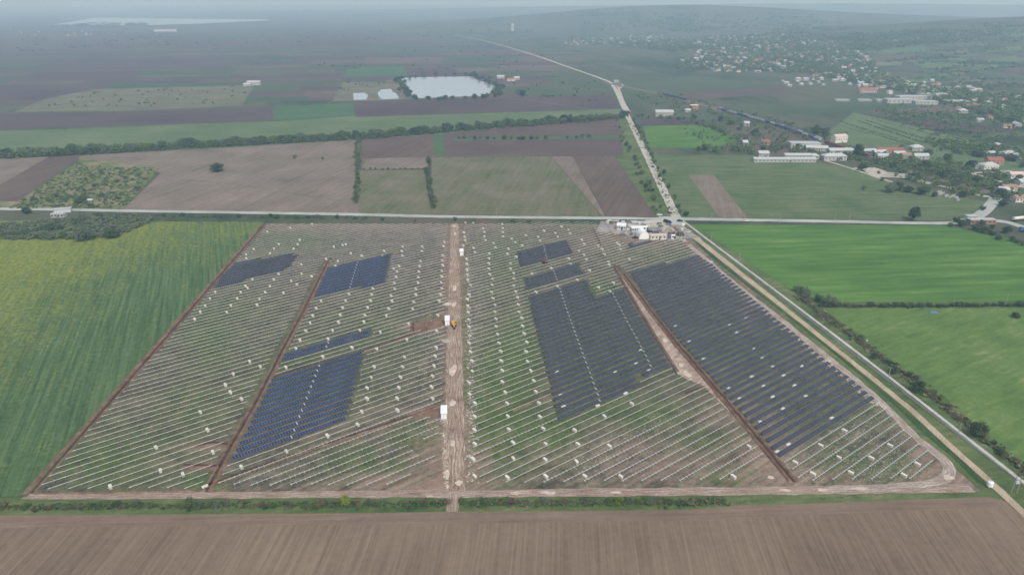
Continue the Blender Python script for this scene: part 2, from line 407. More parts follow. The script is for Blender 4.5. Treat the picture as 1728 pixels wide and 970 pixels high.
patch('verge_ground', [(1150, 376), (1168, 379), (1345, 496), (1396, 509), (1860, 509), (1860, 519), (1390, 521), (1728, 790), (1800, 870), (1640, 840)], M_GRASS, .06)
patch('ploughed_field', [(-300, 872), (0, 869), (500, 866), (760, 863), (1152, 860), (1250, 852), (1420, 847), (1667, 838), (1700, 846), (1900, 1000), (1900, 1300), (-300, 1300)], M_PLOUGH, .09)
patch('grass_verge', [(-300, 846), (45, 838), (500, 838), (1000, 836), (1652, 827), (1680, 842), (1667, 839), (1420, 848), (1250, 853), (1152, 861), (760, 864), (500, 867), (0, 870), (-300, 873)], M_GRASS, .07)

patch('headland', [(-300, 873), (0, 870), (500, 867), (760, 864), (1152, 861), (1250, 853), (1420, 848), (1667, 839), (1690, 856), (1420, 866), (1152, 878), (760, 883), (0, 890), (-300, 894)], M_HEADLAND, .11)
# flowering oilseed rape on the left
k = NT('oilseed_rape'); p0 = k.pos(); pr = k.pos(-22.5, 1.0, 1 / 16.); pr2 = k.pos(-22.5, 1.0, 1 / 6.)
yl = k.attr('yellow'); fine = k.noise(p0, 1 / 2.6, 7, .8); st = k.noise(pr, 1 / 2.6, 5, .7); big = k.noise(p0, 1 / 26., 4, .6, .3); cl = k.noise(k.pos(-22.5, 1.0, 1 / 45.), 1 / 1.5, 5, .7)
ym = k.math('ADD', yl, k.math('ADD', k.math('MULTIPLY', k.math('SUBTRACT', st, .5), 1.9), k.math('MULTIPLY', k.math('SUBTRACT', big, .5), 1.0)))
ym = k.math('ADD', ym, k.math('MULTIPLY', k.math('SUBTRACT', fine, .5), 1.0), clamp=True)
gr = k.ramp(k.math('ADD', k.math('MULTIPLY', fine, .4), k.math('MULTIPLY', cl, .6)), [(.38, srgb(54, 76, 48)), (.49, srgb(74, 97, 62)), (.61, srgb(96, 116, 80))])
ye = k.ramp(fine, [(.36, srgb(84, 98, 46)), (.5, srgb(126, 132, 56)), (.64, srgb(164, 162, 74))])
M_RAPE = k.done(k.mix(k.math('MULTIPLY', ym, .72), gr, ye), height=k.math('ADD', fine, st), bump=.7, dist=.5)
def yellow(px, py):
    d = (835 - py) / 460.; u = (px - 45 - 400 * d) / 400.          # u=0 at the trench, negative to the left
    return np.clip(1.5 * np.clip(-u - .22, 0, .6) * np.clip(1.5 * d - .25, 0, 1) + .42 * np.clip((d - .80) * 6, 0, 1) - .08, -.25, .9)
grid_quad('oilseed_field', [(-260, 372), (446, 375), (46, 838), (-420, 842)], 60, 60, M_RAPE, .25, {'yellow': yellow})

# the building site itself: trampled soil, grass and pale wheel marks between the rows
k = NT('site_soil'); p0 = k.pos(); pr = k.pos(ROW_AZ, 1.0, 1 / 22.); pt = k.pos(TRACK_AZ, 1.0, 1 / 14.); prs = k.pos(ROW_AZ, 1.0, 1 / 5.)
gm, bm_, pm_ = k.attr('green'), k.attr('bare'), k.attr('litter')
fine = k.noise(p0, 1 / 2.2, 7, .8); mid = k.noise(p0, 1 / 8., 6, .7, .4); big = k.noise(p0, 1 / 34., 4, .55)
st = k.noise(pr, 1 / 1.7, 5, .7); st2 = k.noise(pt, 1 / 2.4, 4, .6); stl = k.noise(prs, 1 / .55, 5, .7)
soil = k.ramp(k.math('ADD', k.math('MULTIPLY', fine, .35), k.math('ADD', k.math('MULTIPLY', mid, .3), k.math('MULTIPLY', st, .35))),
              [(.40, srgb(58, 54, 47)), (.47, srgb(86, 79, 70)), (.53, srgb(108, 98, 88)), (.60, srgb(150, 138, 126))])
earth = k.ramp(k.math('ADD', k.math('MULTIPLY', fine, .5), k.math('MULTIPLY', st, .5)), [(.36, srgb(104, 86, 74)), (.5, srgb(132, 113, 100)), (.64, srgb(158, 141, 127))])
grass = k.ramp(k.math('ADD', k.math('MULTIPLY', fine, .6), k.math('MULTIPLY', st, .4)), [(.34, srgb(44, 66, 28)), (.5, srgb(68, 94, 40)), (.66, srgb(98, 114, 64))])
gf = k.math('ADD', gm, k.math('ADD', k.math('MULTIPLY', k.math('SUBTRACT', mid, .5), 1.5), k.math('ADD', k.math('MULTIPLY', k.math('SUBTRACT', st, .5), 1.2), k.math('MULTIPLY', k.math('SUBTRACT', fine, .5), 1.6))), clamp=True)
sxyz = k.n('ShaderNodeSeparateXYZ'); k.link(k.pos(ROW_AZ), sxyz.inputs[0])
lane = k.math('MULTIPLY', k.math('COSINE', k.math('MULTIPLY', k.math('ADD', sxyz.outputs[0], 203.54 * EYE / 150.), 2 * math.pi / (3.78 * EYE / 150.))), -1.0)   # +1 mid lane, -1 under a rail
lane2 = k.math('MULTIPLY', lane, k.math('MULTIPLY', k.math('SUBTRACT', k.noise(k.pos(ROW_AZ, 1.0, 1 / 30.), 1 / 5., 3, .6), .38), 3.0, clamp=True))
gf = k.math('SUBTRACT', gf, k.math('MULTIPLY', lane2, .42), clamp=True)
c = k.mix(k.math('MULTIPLY', gf, .9), soil, grass)
bf = k.math('ADD', bm_, k.math('ADD', k.math('MULTIPLY', k.math('SUBTRACT', st2, .5), .7), k.math('MULTIPLY', k.math('SUBTRACT', mid, .47), 1.7)), clamp=True)
bf = k.math('ADD', bf, k.math('MULTIPLY', k.math('MULTIPLY', lane2, bm_), .9), clamp=True)
c = k.mix(bf, c, earth)
lf = k.math('MULTIPLY', k.math('MULTIPLY', k.math('SUBTRACT', stl, .54), 9., clamp=True), k.math('ADD', pm_, .10), clamp=True)
c = k.mix(k.math('MULTIPLY', lf, .75), c, srgb(176, 168, 156))
M_SITE = k.done(c, height=fine, bump=.5)
GREEN_ = blobs([(845, 690, 55, 80, .85), (870, 600, 34, 60, .75), (930, 730, 45, 40, .8), (830, 770, 40, 30, .8), (355, 570, 45, 60, .50), (390, 520, 50, 30, .4), (180, 780, 90, 40, .55), (330, 690, 60, 40, .45), (250, 745, 100, 40, .4),
               (650, 560, 60, 40, .38), (640, 800, 60, 18, .8), (710, 735, 40, 16, .8), (600, 770, 40, 20, .5), (1220, 800, 40, 12, .9), (1200, 745, 60, 20, .45), (1090, 700, 90, 25, .55), (1020, 690, 70, 20, .6), (1010, 495, 20, 14, .8), (960, 380, 60, 10, .3),
               (1110, 425, 60, 10, .4), (480, 400, 60, 20, .4), (783, 590, 6, 70, .9), (860, 450, 40, 60, .35), (520, 640, 120, 80, .35), (1350, 690, 140, 60, .4), (1420, 780, 60, 30, .45), (1520, 790, 50, 30, .4), (1250, 560, 120, 80, .4), (1020, 590, 100, 70, .45), (340, 815, 30, 12, .7), (740, 690, 10, 10, 0.1)])
GREEN = lambda px, py: GREEN_(px, py) * 1.3 + .12
BARE = blobs([(766, 600, 13, 300, 1.0), (765, 800, 44, 40, 1.3), (765, 740, 24, 60, 1.1), (690, 814, 80, 13, 1.4), (650, 826, 120, 6, .7), (1290, 770, 45, 40, .85), (1320, 805, 60, 14, 1.), (1130, 790, 120, 24, .55), (1060, 760, 70, 20, .5), (940, 770, 60, 18, .35), (1230, 700, 50, 20, .6), (600, 382, 200, 8, .55), (900, 378, 160, 6, .5),
              (1080, 400, 80, 16, .7), (1180, 440, 12, 14, .9), (1260, 500, 10, 40, .8), (1600, 810, 40, 30, 1.0), (1450, 826, 200, 7, 1.), (1560, 740, 20, 50, .9), (720, 552, 36, 8, 1.), (715, 696, 34, 9, 1.), (340, 755, 40, 6, .7), (330, 785, 40, 6, .6), (560, 690, 200, 8, .3), (560, 725, 120, 20, .35), (1000, 412, 40, 14, .4), (730, 750, 30, 10, .5)])
LITTER = blobs([(1400, 770, 110, 40, .6), (1500, 760, 60, 50, .6), (1440, 720, 60, 20, .8), (700, 600, 40, 60, .45), (800, 560, 20, 180, .55), (770, 500, 20, 120, .4), (1020, 760, 90, 40, .4), (860, 540, 20, 80, .4), (680, 480, 50, 60, .3), (1150, 420, 40, 14, .5), (820, 800, 40, 20, .3), (720, 760, 30, 20, .5), (1380, 640, 120, 60, .3)])
grid_quad('site_ground', [(447, 377), (1150, 379), (1655, 829), (48, 836)], 170, 130, M_SITE, .12, {'green': GREEN, 'bare': BARE, 'litter': LITTER})

# tracks with ruts: material reads metres across and along the strip
def track_mat(name, cols, ruts, edge, half):
    k = NT(name); uv = k.n('ShaderNodeUVMap', uv_map='strip'); s = k.n('ShaderNodeSeparateXYZ'); k.link(uv.outputs[0], s.inputs[0])
    p0 = k.pos(); mp = k.n('ShaderNodeMapping'); mp.inputs['Scale'].default_value = (1, 1 / 14., 1); k.link(uv.outputs[0], mp.inputs[0])
    fine = k.noise(p0, 1 / .8, 6, .7); st = k.noise(mp.outputs[0], 1 / .5, 5, .65, .6); big = k.noise(p0, 1 / 9., 4, .6)
    f = k.math('ADD', k.math('MULTIPLY', fine, .25), k.math('ADD', k.math('MULTIPLY', st, .45), k.math('MULTIPLY', big, .30)))
    wob = k.math('MULTIPLY', k.noise(k.pos(TRACK_AZ, 1.0, .5), 1 / 9., 3, .6), 5.0)
    rut = k.math('POWER', k.math('ABSOLUTE', k.math('SINE', k.math('MULTIPLY', k.math('ADD', s.outputs[0], wob), math.pi / 1.15))), 10.)
    f = k.math('SUBTRACT', f, k.math('MULTIPLY', k.math('MULTIPLY', rut, k.math('MULTIPLY', k.math('SUBTRACT', big, .40), 4.0, clamp=True)), .11))
    col = k.ramp(f, [(.38, cols[0]), (.46, cols[1]), (.53, cols[2]), (.60, cols[3])])
    return k.done(col, height=k.math('ADD', fine, k.math('MULTIPLY', st, 2.)), bump=.6)
M_TRACK = track_mat('muddy_track', [srgb(104, 84, 72), srgb(136, 115, 100), srgb(162, 144, 128), srgb(192, 178, 164)], 4, .3, 4)
M_EARTHROAD = track_mat('earth_road', [srgb(112, 94, 82), srgb(140, 121, 108), srgb(160, 143, 130), srgb(186, 172, 158)], 3, .3, 3)
M_GREYTRACK = track_mat('rutted_edge_track', [srgb(114, 102, 92), srgb(146, 132, 121), srgb(172, 159, 148), srgb(204, 193, 181)], 3, .3, 3)
M_EARTHROAD2 = field('trampled_earth', [srgb(112, 92, 78), srgb(138, 117, 102), srgb(158, 138, 122)], patch=6, grain=1.2)
C5 = (0, .25, .5, .75, 1)
strip('muddy_track', [(767, 377), (767, 500), (767, 620), (766, 720), (765, 838)], lambda t: 5.4 + 3.2 * t, M_TRACK, .20, jitter=.35, cols=C5, step=4)
strip('earth_road', [(40, 838), (345, 836), (600, 834), (765, 834), (1000, 831), (1340, 828), (1640, 824)], lambda t: 3.2 + 1.6 * t, M_EARTHROAD, .22, jitter=.3, cols=C5, step=4)
strip('culvert_crossing', [(765, 834), (764, 864)], 4.0, M_EARTHROAD, .24, jitter=.3, cols=C5, step=1.5)
strip('edge_track', [(1152, 404), (1190, 437), (1248, 486), (1310, 534), (1370, 582), (1425, 626), (1490, 683), (1545, 738), (1588, 772), (1603, 795), (1585, 812), (1520, 822), (1400, 826)], 4.0, M_GREYTRACK, .23, curve=True, jitter=.3, cols=C5, step=4)
strip('dirt_road', [(1146, 380), (1160, 391), (1232, 448), (1336, 530), (1480, 645), (1535, 690), (1670, 813), (1728, 866), (1800, 935)], lambda t: 5.2 - 2.2 * min(1, t * 1.6), M_DIRTROAD, .24, jitter=.2, step=5, cols=C5)
strip('main_road', [(-120, 349), (0, 353), (100, 354), (200, 356), (576, 362), (760, 366), (1150, 370), (1400, 374), (1560, 377), (1612, 376), (1640, 371)], 7.0, M_ASPHALT, .26, curve=True, jitter=.35, step=5)
strip('main_road', [(1612, 376), (1640, 370), (1660, 358), (1675, 342), (1683, 331)], 9.0, M_ASPHALT, .27, curve=True)
strip('main_road', [(1640, 373), (1690, 374), (1728, 384), (1800, 405)], 8.0, M_ASPHALT, .28, curve=True)
strip('north_road', [(1142, 368), (1100, 281), (1060, 198), (1045, 165), (1034, 144), (1022, 136), (960, 114), (900, 93), (860, 81), (820, 70), (770, 60)], 7.4, M_GRAVEL, .27, curve=True, hill=True, jitter=.4, step=6)
strip('side_track', [(1062, 190), (1052, 172), (1044, 150), (1040, 143)], 4.0, M_GRAVEL, .28)
strip('side_track', [(1034, 143), (1048, 142), (1052, 145), (1043, 152)], 4.0, M_GRAVEL, .29)
strip('gravel_road', [(1440, 284), (1475, 290), (1530, 297), (1557, 307), (1607, 318), (1657, 331), (1700, 332)], lambda t: 9 - 2 * t, M_GRAVEL, .27, curve=True, jitter=.8, step=5)
strip('lane', [(1388, 270), (1440, 286), (1490, 303), (1541, 318)], 3.4, M_GRAVEL, .28, curve=True)
strip('village_lane', [(1707, 289), (1668, 291), (1640, 293), (1657, 297), (1690, 307), (1740, 320)], 5.0, M_GRAVEL, .27, curve=True)
strip('farm_path', [(756, 166), (870, 168), (930, 175), (1000, 186)], 5.0, M_PALE, .29, curve=True)
strip('field_path', [(280, 305), (340, 306), (420, 315), (500, 328), (600, 343)], 2.6, M_PALE, .30, curve=True, jitter=.5)
M_YARD = field('grey_yard_gravel', [srgb(118, 112, 106), srgb(142, 136, 130), srgb(164, 158, 152)], patch=7, grain=1.2)
strip('compound_yard', [(1010, 382), (1060, 386), (1100, 390), (1150, 384)], lambda t: 26 + 26 * t, M_YARD, .25, cols=C5, jitter=.6, step=6)
strip('junction_apron', [(1106, 372), (1112, 384)], 16, M_GRAVEL, .30)
strip('junction_apron', [(1130, 366), (1140, 380)], 18, M_ASPHALT, .29)

M_LUSH = field('lush_verge_grass', [srgb(44, 68, 40), srgb(62, 88, 50), srgb(84, 104, 64)], patch=14, grain=1.4, streak=.4, az=42, ratio=10, swid=1.2, dim=.85)
patch('green_verge', [(1168, 404), (1200, 434), (1260, 482), (1322, 527), (1380, 574), (1440, 622), (1505, 678), (1558, 730), (1604, 768), (1652, 814), (1662, 812), (1612, 766), (1545, 706), (1478, 650), (1410, 594), (1330, 532), (1250, 469), (1182, 412)], M_LUSH, .215)
patch('gravel_yard', [(1446, 282), (1470, 281), (1500, 290), (1532, 294), (1560, 305), (1530, 301), (1500, 299), (1476, 299)], M_GRAVEL, .265)
patch('dry_mud', [(736, 806), (758, 790), (764, 822), (745, 832), (690, 830)], M_EARTHROAD2, .205)
# dried mud crusts left on the tracks
rs = random.Random(21)
def crust(px, py, rx, ry):
    x, y, _ = P(px, py); n = 11; pts = []
    for i in range(n):
        a = 2 * math.pi * i / n; q = rs.uniform(.6, 1.15); pts.append((x + rx * q * math.cos(a), y + ry * q * math.sin(a), .262))
    tag(mesh('mud_crust', pts, [tuple(range(n))], M_CRUST), kind='structure')
M_CRUST = field('dried_mud_crust', [srgb(170, 154, 136), srgb(192, 178, 162), srgb(206, 194, 180)], patch=2.5, grain=.6)
for q in [(765, 626, 1.9, 6), (764, 680, 1.6, 2.6), (764, 748, 1.2, 2.6), (753, 800, 1.3, 3.2), (774, 815, 1.5, 1.5), (768, 395, 1.4, 3), (766, 382, 1.6, 3), (767, 486, 1.4, 5), (766, 515, 1.4, 4), (755, 822, .5, 1.4), (725, 838, 1.2, .7), (870, 833, 2.0, .9), (925, 832, 2.6, 1.0), (1040, 831, 2.6, .9), (1325, 827, 2.2, .9), (1390, 827, 2.6, 1.0), (1450, 825, 4, .9), (1600, 806, 2.0, 1.6), (1160, 632, 2.2, 3.2), (1150, 616, 1.4, 2.4), (1122, 575, 1.4, 2.5), (1300, 806, 1.2, 1.)]: crust(*q)
# water
k = NT('still_water'); k.b.inputs['Base Color'].default_value = (.34, .38, .40, 1); k.b.inputs['Roughness'].default_value = .12; k.b.inputs['Specular IOR Level'].default_value = .9
nz = k.noise(k.pos(), .35, 3); bp = k.n('ShaderNodeBump'); bp.inputs['Strength'].default_value = .05; k.link(nz, bp.inputs['Height']); k.link(bp.outputs[0], k.b.inputs['Normal'])
M_WATER = k.m
def wz(o, l): return [(o[0] + a / 5.986, o[1] + b / 5.986) for a, b in l]
patch('pond_water', wz((560, 100), [(685, 195), (740, 190), (910, 182), (1150, 178), (1420, 177), (1475, 210), (1530, 230), (1670, 275), (1620, 300), (1590, 350), (1580, 375), (1330, 378), (1050, 388), (830, 398), (800, 370), (735, 270), (690, 230)]), M_WATER, .45)
patch('pond_water', wz((560, 100), [(215, 345), (330, 340), (370, 365), (345, 410), (220, 415)]), M_WATER, .45)
patch('pond_water', wz((560, 100), [(460, 340), (500, 308), (600, 300), (610, 330), (650, 345), (680, 400), (500, 408), (470, 370)]), M_WATER, .45)
patch('lake_water', [(90, 42), (128, 36), (167, 29), (207, 26.5), (300, 27), (417, 28.5), (456, 35), (334, 40.5), (240, 43), (187, 44), (133, 43)], M_WATER, .9)

# ------------------------------------------------------------------ labels that count
GROUPS = {}
def later(o, key, text, cat, group, pos): GROUPS.setdefault(key, []).append((pos, o, text, cat, group))
def ordn(n):
    return f"{n}{'th' if 10 <= n % 100 <= 20 else {1: 'st', 2: 'nd', 3: 'rd'}.get(n % 10, 'th')}"
def settle_labels():
    for key, l in GROUPS.items():
        l.sort(key=lambda q: q[0])
        for i, (pos, o, text, cat, group) in enumerate(l):
            tag(o, text.format(ordn(i + 1)) if len(l) > 1 else text.format('only').replace(', only', ''), cat, group)

# ------------------------------------------------------------------ solar rows
M_STEEL = plain('galvanised_steel', (.62, .62, .59), .5, .35, .5, .1)
M_POST = plain('dull_post_steel', (.20, .19, .17), .7, .2, .3, .1)
M_BFRAME = plain('bright_aluminium_frame', (.26, .27, .30), .4, .3, .5, .08)
M_COVER = plain('grey_cover', (.42, .42, .41), .6)
M_FRAME = plain('aluminium_frame', (.24, .25, .27), .45, .3, .5, .08)
M_BLUEPV = plain('blue_cell_glass', (.016, .030, .076), .2, 0, .55, .35, .25)
M_GREYPV = plain('dark_cell_glass', (.026, .029, .042), .22, 0, .5, .3, .25)
M_WHITE = plain('white_sheet', (.78, .78, .75), .6, 0, .3, .06)
PITCH_M = 3.78 * EYE / 150.0; S_REF = -203.54 * EYE / 150.0
A_ = R(ROW_AZ); RD = np.array([math.sin(A_), math.cos(A_)]); RN = np.array([math.cos(A_), -math.sin(A_)])   # along the row, towards the sun
LEFT = [(452, 381), (757, 379), (753, 545), (748, 700), (742, 778), (660, 823), (366, 824), (345, 829), (62, 831)]
RIGHT = [(781, 380), (1000, 376), (1030, 396), (1042, 408), (1062, 414), (1098, 404), (1150, 405), (1195, 446), (1300, 530), (1480, 674), (1528, 728), (1578, 774), (1560, 813), (1346, 816), (1325, 800), (1300, 778), (1255, 806), (1238, 815), (1000, 818), (806, 821), (793, 740), (790, 560)]
CORR = [(1033, 449), (1050, 455), (1105, 527), (1192, 630), (1241, 686), (1346, 815), (1326, 815), (1222, 690), (1186, 648), (1142, 633), (1079, 530)]
TREN2 = [(550, 438), (560, 438), (530, 497), (515, 530), (486, 590), (460, 640), (436, 690), (402, 750), (381, 790), (356, 834), (338, 834), (366, 785), (384, 748), (420, 686), (446, 634), (472, 585), (503, 528), (520, 492)]
PITS = [[(695, 545), (750, 530), (764, 545), (698, 564)], [(684, 704), (748, 680), (760, 690), (752, 708), (700, 706)], [(770, 415), (790, 415), (790, 436), (768, 436)], [(690, 752), (755, 735), (755, 770), (715, 775)]]
BLUE = [[(552, 456), (661, 431), (652, 477), (529, 506)], [(478, 600), (626, 558), (625, 571), (474, 615)], [(461, 639), (617, 596), (586, 712), (389, 782)]]
GREY = [[(398, 445), (505, 430), (487, 455), (362, 490), (372, 470)], [(872, 429), (958, 407), (967, 429), (878, 454)], [(884, 470), (978, 446), (985, 464), (888, 491)],
        [(892, 503), (991, 475), (1005, 502), (1053, 487), (1133, 618), (1075, 639), (1079, 659), (944, 719)],
        [(1062, 461), (1180, 432), (1205, 450), (1300, 530), (1360, 580), (1412, 622), (1475, 672), (1314, 772), (1245, 690), (1192, 636), (1148, 583), (1108, 532)], [(1060, 415), (1098, 405), (1102, 411), (1063, 423)]]
CAPS = [[(556, 575), (514, 685), (492, 742)], [(606, 436), (590, 490)], [(916, 410), (925, 452)], [(933, 455), (940, 475)], [(943, 485), (959, 533), (1011, 675), (1014, 700)], [(1030, 490), (1054, 537), (1084, 592), (1100, 625)]]
BLOCKTXT = ['the far blue block', 'the thin blue band', 'the big near blue block', 'the block by the oilseed field',
            'the far block right of the track', 'the narrow block right of the track', 'the big block right of the track', 'the rightmost block', 'the tiny block at the compound']
TILT = R(14); SLOPE = 2.02; ZLO = .6
def world2(s, t): return RN[0] * s + RD[0] * t, RN[1] * s + RD[1] * t
def frame_at(s, t0):
    x, y = world2(s, t0); return x, y
def module_row(s, t0, t1, blue, blk):
    x, y = world2(s, t0); root = empty('solar_panel_row', (x, y, .12), math.pi / 2 - A_)   # local x along the row, local -y faces the sun
    L = t1 - t0; ct, st = math.cos(TILT), math.sin(TILT); n = max(1, int(L / 1.135)); mw = 1.135
    def pt(u, q, h=0.): return (u, -ct * (SLOPE / 2 - q) - st * h, ZLO + st * q + ct * h)   # q up the slope
    b = MB(); tl = 0
    i = 0
    while i < n:
        c = min(random.randint(14, 30), n - i); u0, u1 = i * mw, (i + c) * mw - (.03 if i + c < n else 0)
        dz = random.uniform(-.05, .05); tv = TILT + random.gauss(0, .022); ct, st = math.cos(tv), math.sin(tv)
        pts = [pt(u0, 0, -.04), pt(u1, 0, -.04), pt(u1, SLOPE, -.04), pt(u0, SLOPE, -.04), pt(u0, 0), pt(u1, 0), pt(u1, SLOPE), pt(u0, SLOPE)]
        pts = [(a, bb, cc + dz) for a, bb, cc in pts]
        b.add(pts, [(3, 2, 1, 0), (4, 5, 6, 7), (0, 1, 5, 4), (1, 2, 6, 5), (2, 3, 7, 6), (3, 0, 4, 7)], 0)
        for j in range(c):
            a0 = u0 + j * mw + .055; a1 = a0 + mw - .11
            if a1 > u1: break
            for q0, q1 in ((.06, SLOPE / 2 - .02), (SLOPE / 2 + .02, SLOPE - .06)):
                b.add([(p[0], p[1], p[2] + dz) for p in (pt(a0, q0, .006), pt(a1, q0, .006), pt(a1, q1, .006), pt(a0, q1, .006))], [(0, 1, 2, 3)], 1)
        i += c
    tag(b.build('module_array', [M_BFRAME if blue else M_FRAME, M_BLUEPV if blue else M_GREYPV], root), kind='stuff')
    p = MB(); u = .6
    while u < L:
        p.box((u, -.55, .45), (.09, .14, .9)); p.box((u, .55, .65), (.09, .14, 1.3)); u += 3.4
    if p.v: tag(p.build('support_posts', M_POST, root), kind='stuff')
    for ln in CAPS:
        for (ax, ay), (bx, by) in zip(ln[:-1], ln[1:]):
            A, B = P(ax, ay), P(bx, by); sa, sb = A[0] * RN[0] + A[1] * RN[1], B[0] * RN[0] + B[1] * RN[1]
            if (sa - s) * (sb - s) <= 0 and sa != sb:
                f = (s - sa) / (sb - sa); tt = (A[0] + f * (B[0] - A[0])) * RD[0] + (A[1] + f * (B[1] - A[1])) * RD[1]
                if t0 + 1 < tt < t1 - 1:
                    u = tt - t0; c = MB(); c.add([pt(u - .22, .25, .05), pt(u + .22, .25, .05), pt(u + .22, SLOPE - .3, .05), pt(u - .22, SLOPE - .3, .05), pt(u - .22, .25, .09), pt(u + .22, .25, .09), pt(u + .22, SLOPE - .3, .09), pt(u - .22, SLOPE - .3, .09)],
                          [(3, 2, 1, 0), (4, 5, 6, 7), (0, 1, 5, 4), (1, 2, 6, 5), (2, 3, 7, 6), (3, 0, 4, 7)])
                    c.build('white_cover_strip', M_COVER, root)
    later(root, ('pv', blk), f"{'blue' if blue else 'dark'} solar row in {BLOCKTXT[blk]}, {{}} from the near end", 'solar panels', 'solar panel rows', -s)
def bare_row(s, t0, t1, zone, comb):
    x, y = world2(s, t0); root = empty('mounting_row', (x, y, .12), math.pi / 2 - A_); L = t1 - t0
    p = MB(); r = MB(); u = .3 + random.uniform(0, .5); st = 1.75 if comb else 3.4
    while u < L - .1:
        p.box((u, 0, .55), (.08, .10, 1.1)); hw = .55 if comb else .14
        r.beam((u, -hw, .98), (u, hw, 1.34), .09 if comb else .07, .08); u += st
    if p.v: tag(p.build('support_posts', M_POST, root), kind='stuff'); tag(r.build('rafters', M_STEEL, root), kind='stuff')
    q = MB(); q.beam((0, 0, 1.22), (L, 0, 1.22), .20 if not comb else .19, .09); q.build('purlin', M_STEEL, root)
    later(root, ('bare', zone), f"bare mounting row {zone}, {{}} from near end", 'mounting row', 'bare mounting rows', (-s, t0))
ks = range(-75, 48); nrow = [0, 0]
for kk in ks:
    s = S_REF + kk * PITCH_M; t = np.arange(-420, 900, .5); X = RN[0] * s + RD[0] * t; Y = RN[1] * s + RD[1] * t
    ok = Y > 120; px, py = proj(X, np.where(ok, Y, 200.))
    inl = (inside(LEFT, px, py) | inside(RIGHT, px, py)) & ok & ~inside(CORR, px, py) & ~inside(TREN2, px, py)
    for pit in PITS: inl &= ~inside(pit, px, py)
    cls = np.where(inl, 1, 0)
    for i, pg in enumerate(BLUE + GREY): cls = np.where(inside(pg, px, py) & ok & ~inside(CORR, px, py) & ~inside(TREN2, px, py), 2 + i, cls)
    i = 0
    while i < len(t):
        j = i
        while j + 1 < len(t) and cls[j + 1] == cls[i]: j += 1
        c = cls[i]; L = t[j] - t[i]
        if c == 1 and L > 3.5:
            mxp, myp = px[(i + j) // 2], py[(i + j) // 2]; tx = np.interp(myp, [438, 530, 640, 750, 832], [556, 508, 453, 392, 347])
            if mxp < 770: zone = 'left of the slanting trench' if (mxp < tx or myp < 438) else 'between slanting trench and track'
            else: zone = 'in the corner by the long trench' if mxp > np.interp(myp, [450, 530, 630, 815], [1045, 1095, 1170, 1335]) else 'between track and long trench'
            if myp < 438 and mxp < 770: zone = 'at the far end left of track'
            if mxp > 1000 and myp < 470: zone = 'in front of the compound'
            comb = (myp > 735 and mxp > 480) or mxp > 1090 and myp > 640 or (zone.startswith('in the corner'))
            e0 = t[i] + random.uniform(0, 1.2); bare_row(s, e0, t[j] - random.uniform(0, 1.2), zone, comb); nrow[0] += 1
        elif c >= 2 and L > 2.5:
            module_row(s, t[i], t[j] + (.45 if False else 0), c - 2 < len(BLUE), int(c - 2)); nrow[1] += 1
        i = j + 1
print('rows', nrow)

